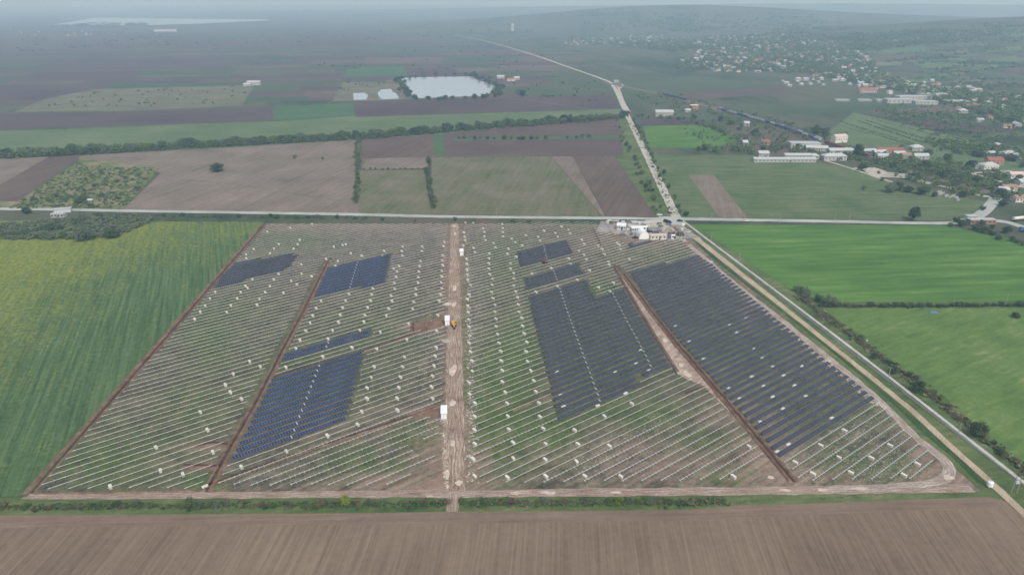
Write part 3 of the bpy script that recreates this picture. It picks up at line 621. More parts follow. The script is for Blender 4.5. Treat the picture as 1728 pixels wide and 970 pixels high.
# ------------------------------------------------------------------ wrapped crates of panels
CR = {  # surveyed on enlargements: (origin) -> list
 (40, 690): [(1340, 393), (880, 795), (1385, 630), (1612, 668)],
 (328, 690): [(62, 38), (135, 220), (190, 443), (478, 595), (932, 432), (1345, 280), (1650, 165), (1692, 32)],
 (616, 690): [(327, 22), (1108, 85), (1442, 80), (1103, 222), (1453, 215), (1110, 365), (1495, 347), (1090, 517), (1497, 507), (1107, 683), (1437, 697)],
 (904, 690): [(42, 87), (75, 205), (392, 222), (692, 82), (100, 357), (425, 365), (742, 385), (95, 522), (410, 540), (100, 692), (495, 683), (858, 690)],
 (1192, 690): [(427, 387), (270, 693), (1390, 228), (1152, 372), (895, 545), (1335, 498), (1070, 665), (1660, 505), (1455, 652)],
 (1440, 690): [(365, 378), (642, 568), (505, 680)],
 (140, 530): [(1130, 57), (1685, 483), (1520, 610), (1442, 722), (1492, 797), (1603, 862)],
 (428, 530): [(598, 22), (873, 13), (1125, 15), (1340, 20), (572, 95), (857, 87), (1113, 83), (1565, 100), (528, 175), (797, 170), (1073, 167), (1278, 185), (468, 268), (752, 258), (1547, 263), (427, 352), (993, 347), (1242, 355), (698, 437), (1523, 437), (68, 535), (327, 545), (1217, 538), (1505, 538), (1187, 642), (1483, 642), (1147, 753), (1467, 750), (1145, 863), (1450, 860)],
 (616, 530): [(735, 17), (722, 172), (718, 345), (707, 430), (697, 530), (682, 632), (672, 743), (682, 857), (1048, 58), (1052, 138), (1058, 222), (1052, 302), (1065, 388), (1080, 482), (1083, 578), (1050, 700), (1055, 812), (1110, 910), (1322, 53), (1325, 130), (1340, 210), (1353, 297), (1370, 383), (1375, 480), (1385, 577), (1387, 690), (1415, 797), (1435, 908), (1583, 47), (1590, 127), (1607, 205), (1633, 288), (1627, 387), (1641, 485), (1673, 577), (1702, 680), (1724, 790)],
 (904, 530): [(32, 905), (970, 912)],
 (320, 370): [(1237, 48), (1017, 90), (785, 130), (1113, 212), (902, 257), (1093, 256), (648, 304), (853, 300), (1050, 300), (572, 360), (812, 350), (573, 397), (1457, 283), (1545, 264), (1578, 256), (1628, 349), (1380, 407), (1498, 427), (1475, 478), (1130, 460), (900, 556), (1131, 556), (1232, 580), (633, 611), (852, 614), (1028, 627), (566, 680), (587, 700), (812, 677), (1085, 664), (260, 740), (516, 740), (765, 741), (948, 748), (207, 803), (482, 801), (707, 808), (157, 874), (417, 874), (681, 868), (110, 940), (377, 940), (1610, 760), (1328, 830), (1575, 825), (1280, 905), (1545, 897)],
 (608, 370): [(428, 283), (627, 283), (848, 233), (842, 277), (241, 325), (420, 328), (622, 327), (15, 374), (227, 372), (427, 371), (833, 372), (610, 428), (830, 423), (392, 477), (600, 480), (833, 472), (335, 500), (372, 533), (593, 534), (824, 527), (363, 588), (587, 590), (825, 584), (345, 650), (583, 647), (817, 643), (128, 704), (348, 709), (561, 710), (823, 700), (117, 764), (312, 775), (562, 770), (813, 765), (104, 825), (320, 832), (541, 838), (797, 833), (75, 897), (288, 908), (530, 908),
  (1062, 36), (1140, 37), (1432, 50), (1240, 95), (1438, 92), (1045, 138), (1252, 133), (1437, 133), (1052, 180), (1252, 175), (1443, 177), (1672, 165), (1527, 198), (1058, 217), (1262, 215), (1342, 242), (1565, 236), (1633, 266), (1040, 270), (1145, 293), (1366, 287), (1494, 303), (1157, 338), (1303, 350), (1485, 352), (1070, 405), (1300, 398), (1575, 385), (1075, 457), (1298, 450), (1515, 447), (1075, 510), (1298, 503), (1515, 503), (1080, 562), (1307, 560), (1547, 548), (1083, 618), (1337, 606), (1551, 605), (1115, 668), (1332, 668), (1549, 673), (1325, 738), (1569, 733), (1097, 768), (1340, 800), (1587, 795), (1080, 813), (1360, 867), (1595, 865), (1085, 880), (1088, 947), (1360, 938), (1602, 938)],
 (896, 370): [(308, 77), (130, 120), (378, 105), (245, 140), (394, 145), (267, 177), (72, 180), (91, 218), (510, 210), (535, 253), (675, 267), (483, 319), (718, 305), (532, 362), (740, 355), (380, 402), (559, 407), (397, 450), (204, 500), (590, 522), (467, 617), (265, 678), (50, 742), (10, 555), (990, 407), (787, 465), (783, 430), (830, 646), (680, 692), (795, 729), (865, 245), (890, 262), (903, 307)]}
OPENED = {(1192, 690): [(545, 125), (1258, 87), (838, 362), (712, 425)], (904, 530): [(213, 580), (252, 812), (287, 933), (808, 585), (910, 798), (628, 922), (1073, 370), (1150, 567), (1018, 498), (1420, 122), (1558, 278), (1702, 453)],
 (1192, 530): [(410, 42), (320, 192), (250, 113), (492, 352), (575, 443), (682, 532), (965, 523), (787, 622), (467, 635), (577, 723), (893, 720), (675, 838), (1010, 828), (232, 748), (340, 850), (780, 957)], (328, 690): [(100, 765)]}
M_CARTON = plain('cream_wrapped_carton', (.54, .51, .42), .55, 0, .4, .14, 1.5)
M_WRAPTOP = plain('white_wrap_lid', (.66, .64, .57), .5, 0, .4, .08)
M_WOOD = plain('pallet_wood', (.34, .25, .16), .8, 0, .2, .2)
M_STRAP = plain('grey_strap', (.35, .34, .32), .6)
def carton(b):
    b.box((0, 0, .74), (1.14, 2.32, 1.16), mi=0); b.box((0, 0, 1.36), (1.22, 2.40, .10), mi=1)
def pallet(b):
    for x in (-.48, 0, .48): b.box((x, 0, .06), (.12, 2.3, .12))
    for y in (-1.05, -.5, 0, .5, 1.05): b.box((0, y, .14), (1.12, .16, .035))
proto = empty('panel_crate'); b = MB(); carton(b); b.build('carton', [M_CARTON, M_WRAPTOP], proto)
b = MB(); pallet(b); b.build('pallet', M_WOOD, proto)
b = MB()
for y in (-.6, .6): b.box((0, y, .77), (1.16, .06, 1.18)); b.box((0, y, 1.415), (1.16, .06, .02))
b.build('straps', M_STRAP, proto)
note_kids(proto)
b = MB(); carton(b); [b.box((x, 0, .08), (.12, 2.3, .16), mi=2) for x in (-.48, 0, .48)]
far_proto = b.build('panel_crate', [M_CARTON, M_WRAPTOP, M_WOOD])
seen = []; first = [True, True]
for o_, lst in CR.items():
    for a, c in lst:
        px, py = o_[0] + a / 5.986, o_[1] + c / 5.986 + 1.2
        if any(abs(px - q[0]) < 2.5 and abs(py - q[1]) < 2 for q in seen): continue
        seen.append((px, py)); near = py > 600; x, y, _ = P(px, py)
        if near: o = proto if first[0] else copy_tree(proto); first[0] = False
        else:
            if first[1]: o = far_proto
            else: o = far_proto.copy(); COL.objects.link(o)
            first[1] = False
        o.location = (x, y, .13); o.rotation_euler = (0, 0, math.pi / 2 - A_ + random.gauss(0, .07)); g = random.uniform(.74, .90); o.scale = (g, g, g * random.choice((1, 1, 1, .8)))
        tx = np.interp(py, [438, 530, 640, 750, 832], [556, 508, 453, 392, 347])
        if px < tx and py > 440 or (px < 520 and py <= 440): zn, nm = 'L0', 'left of the slanting trench'
        elif px < 768:
            cx = np.interp(py, [400, 690], [749, 728]); m = int(max(0, round((cx - px) / np.interp(py, [380, 720], [38, 52])))); zn = ('L', min(m, 4)); nm = ['in the column along the left track side', 'in the second column left of the track', 'in the third column left of the track', 'in the fourth column left of the track', 'in the outer columns left of the track'][min(m, 4)]
        elif px > 1060 and px > np.interp(py, [450, 630, 815], [1045, 1170, 1335]) and py > 460: zn, nm = 'R9', 'in the corner right of the long trench'
        else:
            m = int(max(0, round((px - np.interp(py, [380, 690, 815], [783, 800, 800])) / np.interp(py, [380, 720], [38, 56])))); zn = ('R', min(m, 5)); nm = ['in the column along the right track side', 'in the second column right of the track', 'in the third column right of the track', 'in the fourth column right of the track', 'in the fifth column right of the track', 'in the outer columns right of the track'][min(m, 5)]
        later(o, ('crate', zn), f"cream crate {nm}, {{}} from the near end", 'crate', 'wrapped panel crates', -py)
b = MB(); b.box((0, 0, .45), (1.1, 2.3, .5), mi=1); b.box((.1, .1, .75), (1.0, 2.1, .1), mi=1); [b.box((x, 0, .09), (.12, 2.3, .16), mi=2) for x in (-.48, 0, .48)]
op = b.build('opened_crate', [M_CARTON, M_WRAPTOP, M_WOOD]); ft = True
for o_, lst in OPENED.items():
    for a, c in lst:
        px, py = o_[0] + a / 5.986, o_[1] + c / 5.986; x, y, _ = P(px, py, .6); o = op if ft else op.copy()
        if not ft: COL.objects.link(o)
        ft = False; s = x * RN[0] + y * RN[1]; kf = (s - S_REF) / PITCH_M; s2 = S_REF + (math.floor(kf) + .5) * PITCH_M   # sits in the lane between two rows
        x, y = x + RN[0] * (s2 - s), y + RN[1] * (s2 - s)
        o.location = (x, y, .13); o.rotation_euler = (0, 0, -A_ + random.gauss(0, .15)); g = random.uniform(.7, .95); o.scale = (g, g, g)
        later(o, 'opened', 'low opened white crate between dark rows, {} from the near end', 'crate', 'opened crates among the panels', -py)

# ------------------------------------------------------------------ trenches and spoil
M_SPOIL = field('spoil_earth', [srgb(92, 70, 58), srgb(118, 94, 80), srgb(142, 118, 102)], patch=4, grain=.7, bump=.8)
M_TRENCH = field('trench_bottom', [srgb(60, 47, 40), srgb(74, 58, 50), srgb(92, 74, 64)], patch=4, grain=.6)
def berm(name, pts, width, height, off, label, world=False):
    w = resample([P(a, b)[:2] for a, b in pts], 1.3); vs = []; fs = []; prof = (-.5, -.34, -.12, .1, .32, .5); hh = (0, .55, 1., .92, .5, 0)
    rs = random.Random(len(w))
    bump = [rs.uniform(.55, 1.25) for _ in w]; bump = [(bump[max(i - 1, 0)] + bump[i] * 2 + bump[min(i + 1, len(w) - 1)]) / 4 for i in range(len(w))]
    for i, q in enumerate(w):
        a = w[max(i - 1, 0)]; c = w[min(i + 1, len(w) - 1)]; dx, dy = c[0] - a[0], c[1] - a[1]; n = math.hypot(dx, dy); e = 0.05 if i in (0, len(w) - 1) else 1
        for p, h in zip(prof, hh):
            s = off + p * width * (.8 + .4 * bump[i] - .2) + rs.uniform(-.12, .12)
            vs.append((q[0] + dy / n * s, q[1] - dx / n * s, .12 + e * h * height * bump[i] + (rs.uniform(-.1, .1) * height if 0 < h else 0)))
    np_ = len(prof)
    for i in range(len(w) - 1):
        for j in range(np_ - 1): a = i * np_ + j; fs.append((a, a + np_, a + np_ + 1, a + 1))
    return tag(mesh(name, vs, fs, M_SPOIL), label, 'earth bank')
def trench(pts, width=1.0):
    strip('trench', pts, width, M_TRENCH, .17, jitter=.12, step=2)
T1 = [(447, 378), (400, 432), (330, 513), (250, 605), (150, 720), (48, 836)]
trench(T1, 1.1); berm('spoil_bank', T1, 2.2, .8, 1.7, 'brown spoil bank along the oilseed field edge'); berm('spoil_bank', T1, .9, .35, -1.0, 'low earth lip inside the trench by the oilseed field')
T1b = [(52, 837), (200, 835), (345, 832)]; trench(T1b, .9); berm('spoil_bank', T1b, 1.2, .45, -1.0, 'low brown spoil bank at the near left site edge')
T2 = [(554, 440), (527, 494), (512, 525), (478, 588), (453, 637), (427, 688), (391, 750), (371, 787), (346, 832)]
trench(T2, 1.0); berm('spoil_bank', T2, 1.5, .5, -1.4, 'brown spoil bank on the right of the slanting trench'); berm('spoil_bank', T2, .9, .4, 1.0, 'low earth lip on the left of the slanting trench')
T3 = [(1037, 452), (1051, 479), (1081, 530), (1108, 575), (1141, 628)]
trench(T3, .9); berm('spoil_bank', T3, 1.2, .5, -1.1, 'spoil bank left of the soil corridor beside the big dark block')
T4 = [(1052, 462), (1103, 530), (1145, 583), (1188, 632), (1237, 690), (1272, 731), (1341, 814)]
trench(T4, 1.2); berm('spoil_bank', T4, 1.8, .8, 1.5, 'long spoil bank beside the rightmost dark panel block'); berm('spoil_bank', T4, 1.0, .4, -1.2, 'low earth lip along the long right trench')
M_CORR = field('corridor_soil', [srgb(112, 92, 80), srgb(138, 118, 104), srgb(166, 148, 133), srgb(192, 178, 164)], patch=9, grain=.9, az=35, streak=.4, ratio=10, swid=1.4)
patch('soil_corridor', [(1042, 456), (1054, 466), (1103, 533), (1145, 586), (1188, 635), (1236, 690), (1230, 694), (1186, 650), (1160, 640), (1143, 630), (1110, 575), (1083, 530), (1053, 480)], M_CORR, .16)
for pts, wd, lab in ([[(352, 818), (480, 772), (616, 727), (700, 699), (745, 683)], 1.2, 'thin spoil bank along a row left of the near white cabin'], [[(461, 637), (540, 613), (617, 592), (660, 577), (696, 563)], 1.6, 'spoil bank above the big near blue panel block'], [[(863, 692), (900, 677), (930, 665)], 1.0, 'short spoil bank left of the big dark block'],
                     [(695, 546), (700, 566)] and [[(698, 545), (699, 564)], 1.4, 'short dark spoil bank at the pit by the middle cabin'], [[(1155, 664), (1190, 652)], 1.2, 'short red earth bank near the long right trench'], [[(330, 752), (362, 746), (390, 750)], 1.4, 'upper short spoil bank left of the slanting trench'], [[(310, 784), (340, 785), (372, 786)], 1.4, 'lower short spoil bank left of the slanting trench'],
                     [[(1000, 385), (1010, 405), (1014, 415)], 1.6, 'spoil bank left of the compound yard']):
    trench(pts, wd * .8); berm('spoil_bank', pts, wd, .5, wd * .9, lab)
M_REDSOIL = field('fresh_red_soil', [srgb(96, 72, 60), srgb(120, 94, 80), srgb(140, 114, 98)], patch=6, grain=.8)
patch('excavated_pit', [(698, 548), (752, 533), (757, 546), (700, 563)], M_REDSOIL, .175); patch('excavated_pit', [(690, 702), (748, 681), (748, 700), (715, 706)], M_REDSOIL, .175)
# pale gravel heaps by the track
def heap(px, py, rx, ry, h, mat, label):
    x, y, _ = P(px, py); vs = [(0, 0, h)]; fs = []; rs = random.Random(int(px)); n = 14
    for rr, hz in ((.35, .8), (.7, .42), (1.0, 0.)):
        for i in range(n):
            a = 2 * math.pi * i / n; q = rr * rs.uniform(.85, 1.12); vs.append((rx * q * math.cos(a), ry * q * math.sin(a), h * hz * rs.uniform(.8, 1.1)))
    for i in range(n): fs.append((0, 1 + i, 1 + (i + 1) % n))
    for r_ in range(2):
        for i in range(n): a = 1 + r_ * n; fs.append((a + i, a + n + i, a + n + (i + 1) % n, a + (i + 1) % n))
    o = mesh('gravel_heap', vs, fs, mat); o.location = (x, y, .13); return tag(o, label, 'heap')
heap(754, 575, 2.6, 2.2, .8, M_GRAVEL, 'pale gravel heap on the left track side below the excavator')
heap(755, 513, 2.6, 2.2, .8, M_GRAVEL, 'pale gravel heap on the left track side above the excavator')
heap(1397, 608, 1.8, 2.0, .8, M_GRAVEL, 'pale gravel heap at the right edge of the panels')
heap(1160, 411, 3.5, 3., 1.2, M_SPOIL, 'earth heap below the parked vehicles at the compound')
heap(1200, 442, 1.6, 1.6, .7, M_GRAVEL, 'small pale heap at the far right panel corner')

# loose pale clods, offcuts and packaging scraps: too many to count
M_SCRAP = field('pale_scraps', [srgb(150, 138, 124), srgb(176, 166, 152), srgb(204, 196, 184)], patch=3, grain=.8)
def scraps(name, pts, width, n, size, label, along=None):
    rs = random.Random(n); w = [P(a, b)[:2] for a, b in pts]; L = cumlen(w); b = MB()
    for i in range(n):
        d = rs.uniform(0, L[-1]); x = np.interp(d, L, [q[0] for q in w]); y = np.interp(d, L, [q[1] for q in w]); j = max(0, min(len(w) - 2, int(np.searchsorted(L, d)) - 1)); dx, dy = w[j + 1][0] - w[j][0], w[j + 1][1] - w[j][1]; m_ = math.hypot(dx, dy); s = rs.gauss(0, width / 3.5)
        sz = rs.uniform(*size); lng = sz * rs.uniform(1, 3.2); an = rs.gauss(math.pi / 2 - A_, .35) if along else rs.uniform(0, 3.14)
        b.box((x + dy / m_ * s, y - dx / m_ * s, .17 + sz * .1), (lng, sz, sz * .35), an, taper=.6)
    tag(b.build(name, M_SCRAP), label, 'debris', kind='stuff')
scraps('edge_debris', [(1190, 443), (1250, 494), (1308, 540), (1366, 588), (1420, 632), (1482, 686)], 4.2, 900, (.18, .6), 'pale clods along the right edge of the panels')
scraps('track_debris', [(789, 420), (790, 540), (793, 640), (797, 740), (796, 815)], 4.0, 420, (.15, .5), 'pale scraps along the right side of the track')
scraps('track_debris', [(748, 700), (751, 760), (754, 830)], 1.6, 120, (.15, .5), 'pale clods along the left side of the track')
scraps('corner_debris', [(1330, 800), (1400, 770), (1470, 735), (1520, 770), (1440, 805), (1560, 790)], 18, 380, (.10, .26), 'pale offcuts strewn over the right corner rows', True)
scraps('row_debris', [(810, 690), (812, 600), (806, 500), (802, 430)], 9, 420, (.1, .3), 'offcuts between the first columns right of the track', True)
scraps('row_debris', [(720, 740), (716, 640), (730, 560), (735, 470)], 9, 380, (.1, .3), 'offcuts between the first columns left of the track', True)
scraps('row_debris', [(960, 790), (1040, 745), (1120, 700)], 14, 240, (.1, .26), 'offcuts in the rows below the big dark block', True)
scraps('compound_debris', [(1012, 388), (1060, 392), (1110, 398), (1150, 402)], 16, 320, (.25, .8), 'scattered site material in the compound')

# ------------------------------------------------------------------ trees and shrubs
def leafmat(name, dark, light, trans=.25):
    k = NT(name); oi = k.n('ShaderNodeObjectInfo'); g = k.n('ShaderNodeNewGeometry')
    f = k.math('ADD', k.math('MULTIPLY', g.outputs['Random Per Island'], .55), k.math('MULTIPLY', oi.outputs['Random'], .45))
    col = k.ramp(f, [(.05, dark), (.95, light)])
    k.link(col, k.b.inputs['Base Color']); k.b.inputs['Roughness'].default_value = .8; k.b.inputs['Specular IOR Level'].default_value = .15
    tr = k.n('ShaderNodeBsdfTranslucent'); k.link(col, tr.inputs[0]); ms = k.n('ShaderNodeMixShader'); ms.inputs[0].default_value = trans
    k.link(k.b.outputs[0], ms.inputs[1]); k.link(tr.outputs[0], ms.inputs[2])
    k.link(ms.outputs[0], k.t.nodes['Material Output'].inputs['Surface']); return k.m
M_LEAF = leafmat('spring_leaves', srgb(62, 82, 50), srgb(108, 126, 80))
M_LEAFD = leafmat('dark_leaves', srgb(52, 70, 50), srgb(88, 106, 74))
M_LEAFY = leafmat('yellow_green_leaves', srgb(92, 112, 40), srgb(142, 156, 70))
M_LEAFG = leafmat('grey_green_leaves', srgb(78, 92, 74), srgb(118, 128, 104))
M_LEAFP = leafmat('pale_leaves', srgb(84, 98, 76), srgb(122, 134, 104))
M_LEAFL = leafmat('light_green_leaves', srgb(80, 102, 52), srgb(128, 142, 84))
M_TWIG = leafmat('bare_brown_twigs', srgb(92, 78, 64), srgb(126, 110, 92), .1)
M_BARK = plain('bark', (.12, .09, .07), .9, 0, .1, .3)
def crown_mesh(rs, H, W, clumps, per, leaf, low=.25, shape='round'):
    vs, fs = [], []
    cs = []
    for i in range(clumps):
        while True:
            x, y, z = rs.uniform(-1, 1), rs.uniform(-1, 1), rs.uniform(-1, 1)
            r = math.sqrt(x * x + y * y + z * z)
            if r < 1 and (r > .3 or i % 4 == 0): break
        if shape == 'cone': k_ = .35 + .65 * (1 - (z + 1) / 2); x *= k_; y *= k_
        zc = H * (low + (1 - low) * (.5 + .42 * z)); cs.append((x * W * .36, y * W * .36, zc, W * rs.uniform(.15, .26)))
    for cx, cy, cz, cr in cs:
        for _ in range(per):
            th, u = rs.uniform(0, 6.283), rs.uniform(-.75, 1); q = math.sqrt(1 - u * u); rr = cr * rs.uniform(.55, 1.12)
            n = Vector((q * math.cos(th), q * math.sin(th), u)); p = Vector((cx, cy, cz)) + n * rr
            if p.z < .05 * H: p.z = .05 * H + rs.uniform(0, .1) * H
            m = (n + Vector((rs.gauss(0, .5), rs.gauss(0, .5), rs.gauss(0, .5) + .25))).normalized()
            a = m.orthogonal().normalized(); b = m.cross(a); t = rs.uniform(0, 6.28); a2 = a * math.cos(t) + b * math.sin(t); b2 = m.cross(a2)
            s = leaf * rs.uniform(.6, 1.35); i0 = len(vs)
            vs += [tuple(p + a2 * s), tuple(p + b2 * s * .7), tuple(p - a2 * s * .9), tuple(p - b2 * s * .65)]; fs.append((i0, i0 + 1, i0 + 2, i0 + 3))
    return vs, fs
def trunk_mb(rs, H, W, low):
    b = MB(); r = .022 * H + .05; top = (rs.uniform(-.03, .03) * H, rs.uniform(-.03, .03) * H, H * (low + .3))
    b.tube((0, 0, -.1), top, r, r * .45, 7)
    for i in range(4):
        a = i * 1.6 + rs.uniform(-.4, .4); z0 = H * (low * .6 + .12 * i * .5); b.tube((0, 0, z0), (math.cos(a) * W * .26, math.sin(a) * W * .26, z0 + H * .28), r * .4, r * .12, 5)
    return b
PROTO = {}
def tree_proto(kind, name, mat, H, W, clumps, per, leaf, low, shape='round', n=3):
    PROTO[kind] = []
    for i in range(n):
        rs = random.Random(hash_(kind) + i); root = empty(name); v, f = crown_mesh(rs, H, W, clumps, per, leaf, low, shape)
        mesh('crown', v, f, mat, root); trunk_mb(rs, H, W, low).build('trunk' if H > 4 else 'stem', M_BARK, root)
        note_kids(root); root['H'] = H; root['W'] = W; PROTO[kind].append([root, False])
def hash_(s): return sum(ord(c) * (i + 3) for i, c in enumerate(s))
tree_proto('tree', 'broadleaf_tree', M_LEAF, 10, 8.5, 26, 64, .46, .10)
tree_proto('dark', 'broadleaf_tree', M_LEAFD, 10, 8.5, 28, 64, .46, .08)
tree_proto('pale', 'broadleaf_tree', M_LEAFP, 10, 8, 24, 60, .46, .12)
tree_proto('ytree', 'broadleaf_tree', M_LEAFL, 10, 7.5, 24, 60, .44, .12, n=2)
tree_proto('bush', 'shrub', M_LEAF, 3, 4, 12, 60, .17, .04)
tree_proto('dbush', 'shrub', M_LEAFD, 3, 4.2, 12, 60, .17, .04)
tree_proto('gbush', 'shrub', M_LEAFG, 3, 4.2, 13, 60, .17, .04)
tree_proto('ybush', 'shrub', M_LEAFY, 3, 3.2, 12, 70, .16, .06)
tree_proto('twig', 'shrub', M_TWIG, 3, 3.6, 11, 55, .10, .05)
tree_proto('spire', 'broadleaf_tree', M_LEAFD, 10, 4, 16, 50, .34, .1, 'cone', 2)
NT_ = [0]
def tree(kind, px, py, h, wd, key, text, group, cat=None, hill=False):
    """px,py = foot of the tree in the photograph; h, wd in metres"""
    i = random.randrange(len(PROTO[kind])); pr = PROTO[kind][i]; root = pr[0]
    if pr[1]: o = copy_tree(root)
    else: o = root; pr[1] = True
    x, y, z = PT(px, py) if hill else P(px, py)
    o.location = (x, y, z + .1); H, W = root['H'], root['W']; sx = wd / W; o.scale = (sx * random.uniform(.92, 1.08), sx * random.uniform(.92, 1.08), h / H); o.rotation_euler = (0, 0, random.uniform(0, 6.28))
    cat = cat or ('tree' if h > 3.4 else 'shrub'); NT_[0] += 1
    if '{}' in text: later(o, key, text, cat, group, px)
    else: tag(o, text, cat, group)
    return o
def line_of(kinds, pts, step, h, wd, key, text, group, jit=1.0, skip=0.):
    w = resample([P(a, b)[:2] for a, b in pts], step)
    for x, y in w:
        if random.random() < skip: continue
        x += random.gauss(0, jit); y += random.gauss(0, jit); q = proj(x, y); hh = random.uniform(*h); tree(random.choice(kinds), q[0], q[1], hh, hh * random.uniform(*wd), key, text, group)
# long hedgerow beyond the fields
line_of(['tree', 'dark', 'dark', 'gbush', 'pale', 'ytree', 'tree'], [(-40, 266), (130, 260), (240, 253), (430, 243), (590, 234), (640, 231), (760, 221), (860, 213), (960, 206), (1045, 199)], 6.0, (4.5, 11), (1.15, 1.8), 'hr', 'tree in the long hedgerow across the plain, {} from the left', 'long hedgerow trees', 3.2)
line_of(['bush', 'dbush', 'tree'], [(1066, 198), (1120, 200), (1165, 206), (1220, 224), (1260, 238)], 9, (2.5, 6.5), (1., 1.5), 'hr2', 'tree on the green field edge right of the north road, {} from left', 'field edge trees', 4)
# square hedges in the middle fields
line_of(['bush'], [(603, 238), (603, 344)], 6.5, (3.2, 4.6), (1.2, 1.6), 'hv1', 'leafy bush in the upright hedge of the middle fields, {} from left', 'upright hedge bushes', 1.2)
line_of(['bush', 'dbush'], [(718, 288), (724, 310), (732, 352)], 5.5, (3., 4.6), (1.1, 1.4), 'hv2', 'bush in the short slanting hedge near the main road, {} from the left', 'slanting hedge bushes', .9)
line_of(['dbush'], [(614, 286), (716, 286)], 6, (1.4, 2.2), (1.3, 1.8), 'hv3', 'low bush in the hedge joining two upright hedges, {} from the left', 'low hedge bushes', .4)
tree('dark', 723, 276, 8, 6, 0, 'round dark tree where the two middle hedges meet', 'single trees')
tree('dark', 367, 290, 9, 15, 0, 'wide round dark tree alone in the dry meadow', 'single trees'); tree('bush', 498, 268, 4.4, 6, 0, 'small round bush alone in the upper dry meadow', 'single trees'); tree('bush', 545, 270, 3, 3, 0, 'tiny bush right of the round bush in the dry meadow', 'single trees')
line_of(['dbush', 'dark', 'bush'], [(772, 235), (830, 235), (905, 236), (995, 233)], 9, (2.5, 5.5), (1.2, 1.7), 'hm', 'dark bush in the row between the two ploughed fields, {} from the left', 'bushes between ploughed fields', 1.5, .15)
# scrub patch and bushes on the left
for i in range(30):
    while True:
        a, b_ = random.uniform(20, 268), random.uniform(278, 352)
        if inside([(36, 345), (132, 276), (268, 286), (205, 352)], np.array([a]), np.array([b_]))[0]: break
    h = random.uniform(1.8, 3.8); tree(random.choice(['bush', 'bush', 'gbush', 'dbush']), a, b_, h, h * random.uniform(1.4, 2.2), 'scrub', 'bush in the scrub patch above the main road, {} from the left', 'scrub patch bushes')
for a, b_, h, wd, kd, t in [(138, 342, 5, 13, 'dark', 'broad dark tree in the scrub patch near its lower edge'), (232, 322, 4.5, 8, 'gbush', 'grey green bush on the right edge of the scrub patch'), (46, 361, 5.5, 8, 'dark', 'round tree on the main road verge at far left'), (135, 376, 7.5, 15, 'gbush', 'big grey green bush beside the white roadside shed'), (88, 390, 6.5, 15, 'dark', 'dark bush below the white roadside shed'),
                            (145, 404, 7, 20, 'gbush', 'widest grey green bush bordering the oilseed field'), (190, 402, 7, 11, 'dark', 'dark round bush at the upper oilseed field corner'), (68, 403, 5, 10, 'gbush', 'grey bush at the oilseed field edge left of the widest one'), (40, 398, 4.5, 13, 'bush', 'green bush at the far left oilseed field edge'), (108, 402, 5, 9, 'bush', 'green bush between two grey ones at the oilseed edge'), (215, 388, 3.5, 9, 'bush', 'low bush above the upper oilseed corner'), (15, 400, 4, 11, 'dbush', 'dark bush at the left frame edge above the oilseed field'), (230, 372, 3, 10, 'bush', 'low bush on the verge right of the roadside shed'), (165, 366, 3.2, 9, 'dbush', 'dark low bush between shed and road')]:
    tree(kd, a, b_, h, wd, 0, t, 'single trees')
line_of(['bush', 'dbush'], [(200, 364), (330, 366), (370, 366), (480, 368), (600, 369)], 7.5, (1.3, 3.4), (1.4, 2.2), 'rv', 'low bush on the verge below the main road, {} from the left', 'road verge bushes', 1.2, .2)
line_of(['dbush', 'bush'], [(610, 370), (760, 374), (900, 376), (1030, 377)], 15, (1.2, 3.4), (1.3, 2.), 'rv2', 'scattered bush along the main road above the site, {} from the left', 'road side bushes', 1.5, .3)
# around the north road
for i in range(34):
    t = random.random(); a = np.interp(t, [0, 1], [1044, 1128]) + random.uniform(-24, -6) * (.6 + .4 * t); b_ = np.interp(t, [0, 1], [202, 360]); h = random.uniform(2.2, 5.5)
    tree(random.choice(['tree', 'dark', 'bush', 'pale', 'ytree']), a, b_, h, h * random.uniform(.9, 1.4), 'nr', 'tree on the left verge of the north road, {} from the left', 'north road verge trees')
line_of(['dark', 'tree', 'bush'], [(1068, 204), (1088, 240), (1106, 275), (1150, 362)], 14, (2.5, 5), (.9, 1.3), 'nr2', 'tree on the right verge of the north road, {} from the left', 'north road right trees', 2, .2)
tree('dark', 1157, 364, 4, 5, 0, 'dark bush at the crossroads right of the north road', 'single trees'); tree('dark', 1053, 196, 9, 17, 0, 'dark trees arching over the north road where the hedgerow meets it', 'single trees')
line_of(['tree', 'dark', 'bush', 'pale'], [(1180, 254), (1225, 254), (1260, 252), (1330, 250)], 8, (4, 8), (1., 1.4), 'ms', 'tree in the belt behind the long white barn, {} from the left', 'trees behind the barn', 4)
line_of(['bush', 'dark'], [(1170, 200), (1240, 212), (1300, 232), (1340, 240)], 13, (3, 7), (1., 1.5), 'rw', 'tree in the waste ground before the railway, {} from the left', 'railway waste ground trees', 8)
for a, b_, h, wd, kd, t in [(1376, 228, 13, 14, 'dark', 'tall dark tree left of the pair beside the railway'), (1392, 232, 12, 14, 'dark', 'dark broad tree right of the pair beside the railway'), (1426, 236, 10, 5, 'spire', 'slim dark spire tree beside the railway house'), (1448, 266, 14, 16, 'dark', 'big round dark tree covering the end of the red wagons'), (1274, 228, 8, 9, 'dark', 'dark tree in the waste ground left of the white hall'), (1216, 205, 8, 10, 'dark', 'dark tree where the railway leaves the wood'), (1540, 372, 11, 11, 'dark', 'single round dark tree on the verge of the main road at right'), (1488, 306, 4, 5, 'dbush', 'dark bush on the lane beside the gravel yard'), (1482, 294, 3.5, 4, 'dbush', 'small dark bush on the gravel yard')]:
    tree(kd, a, b_, h, wd, 0, t, 'single trees')
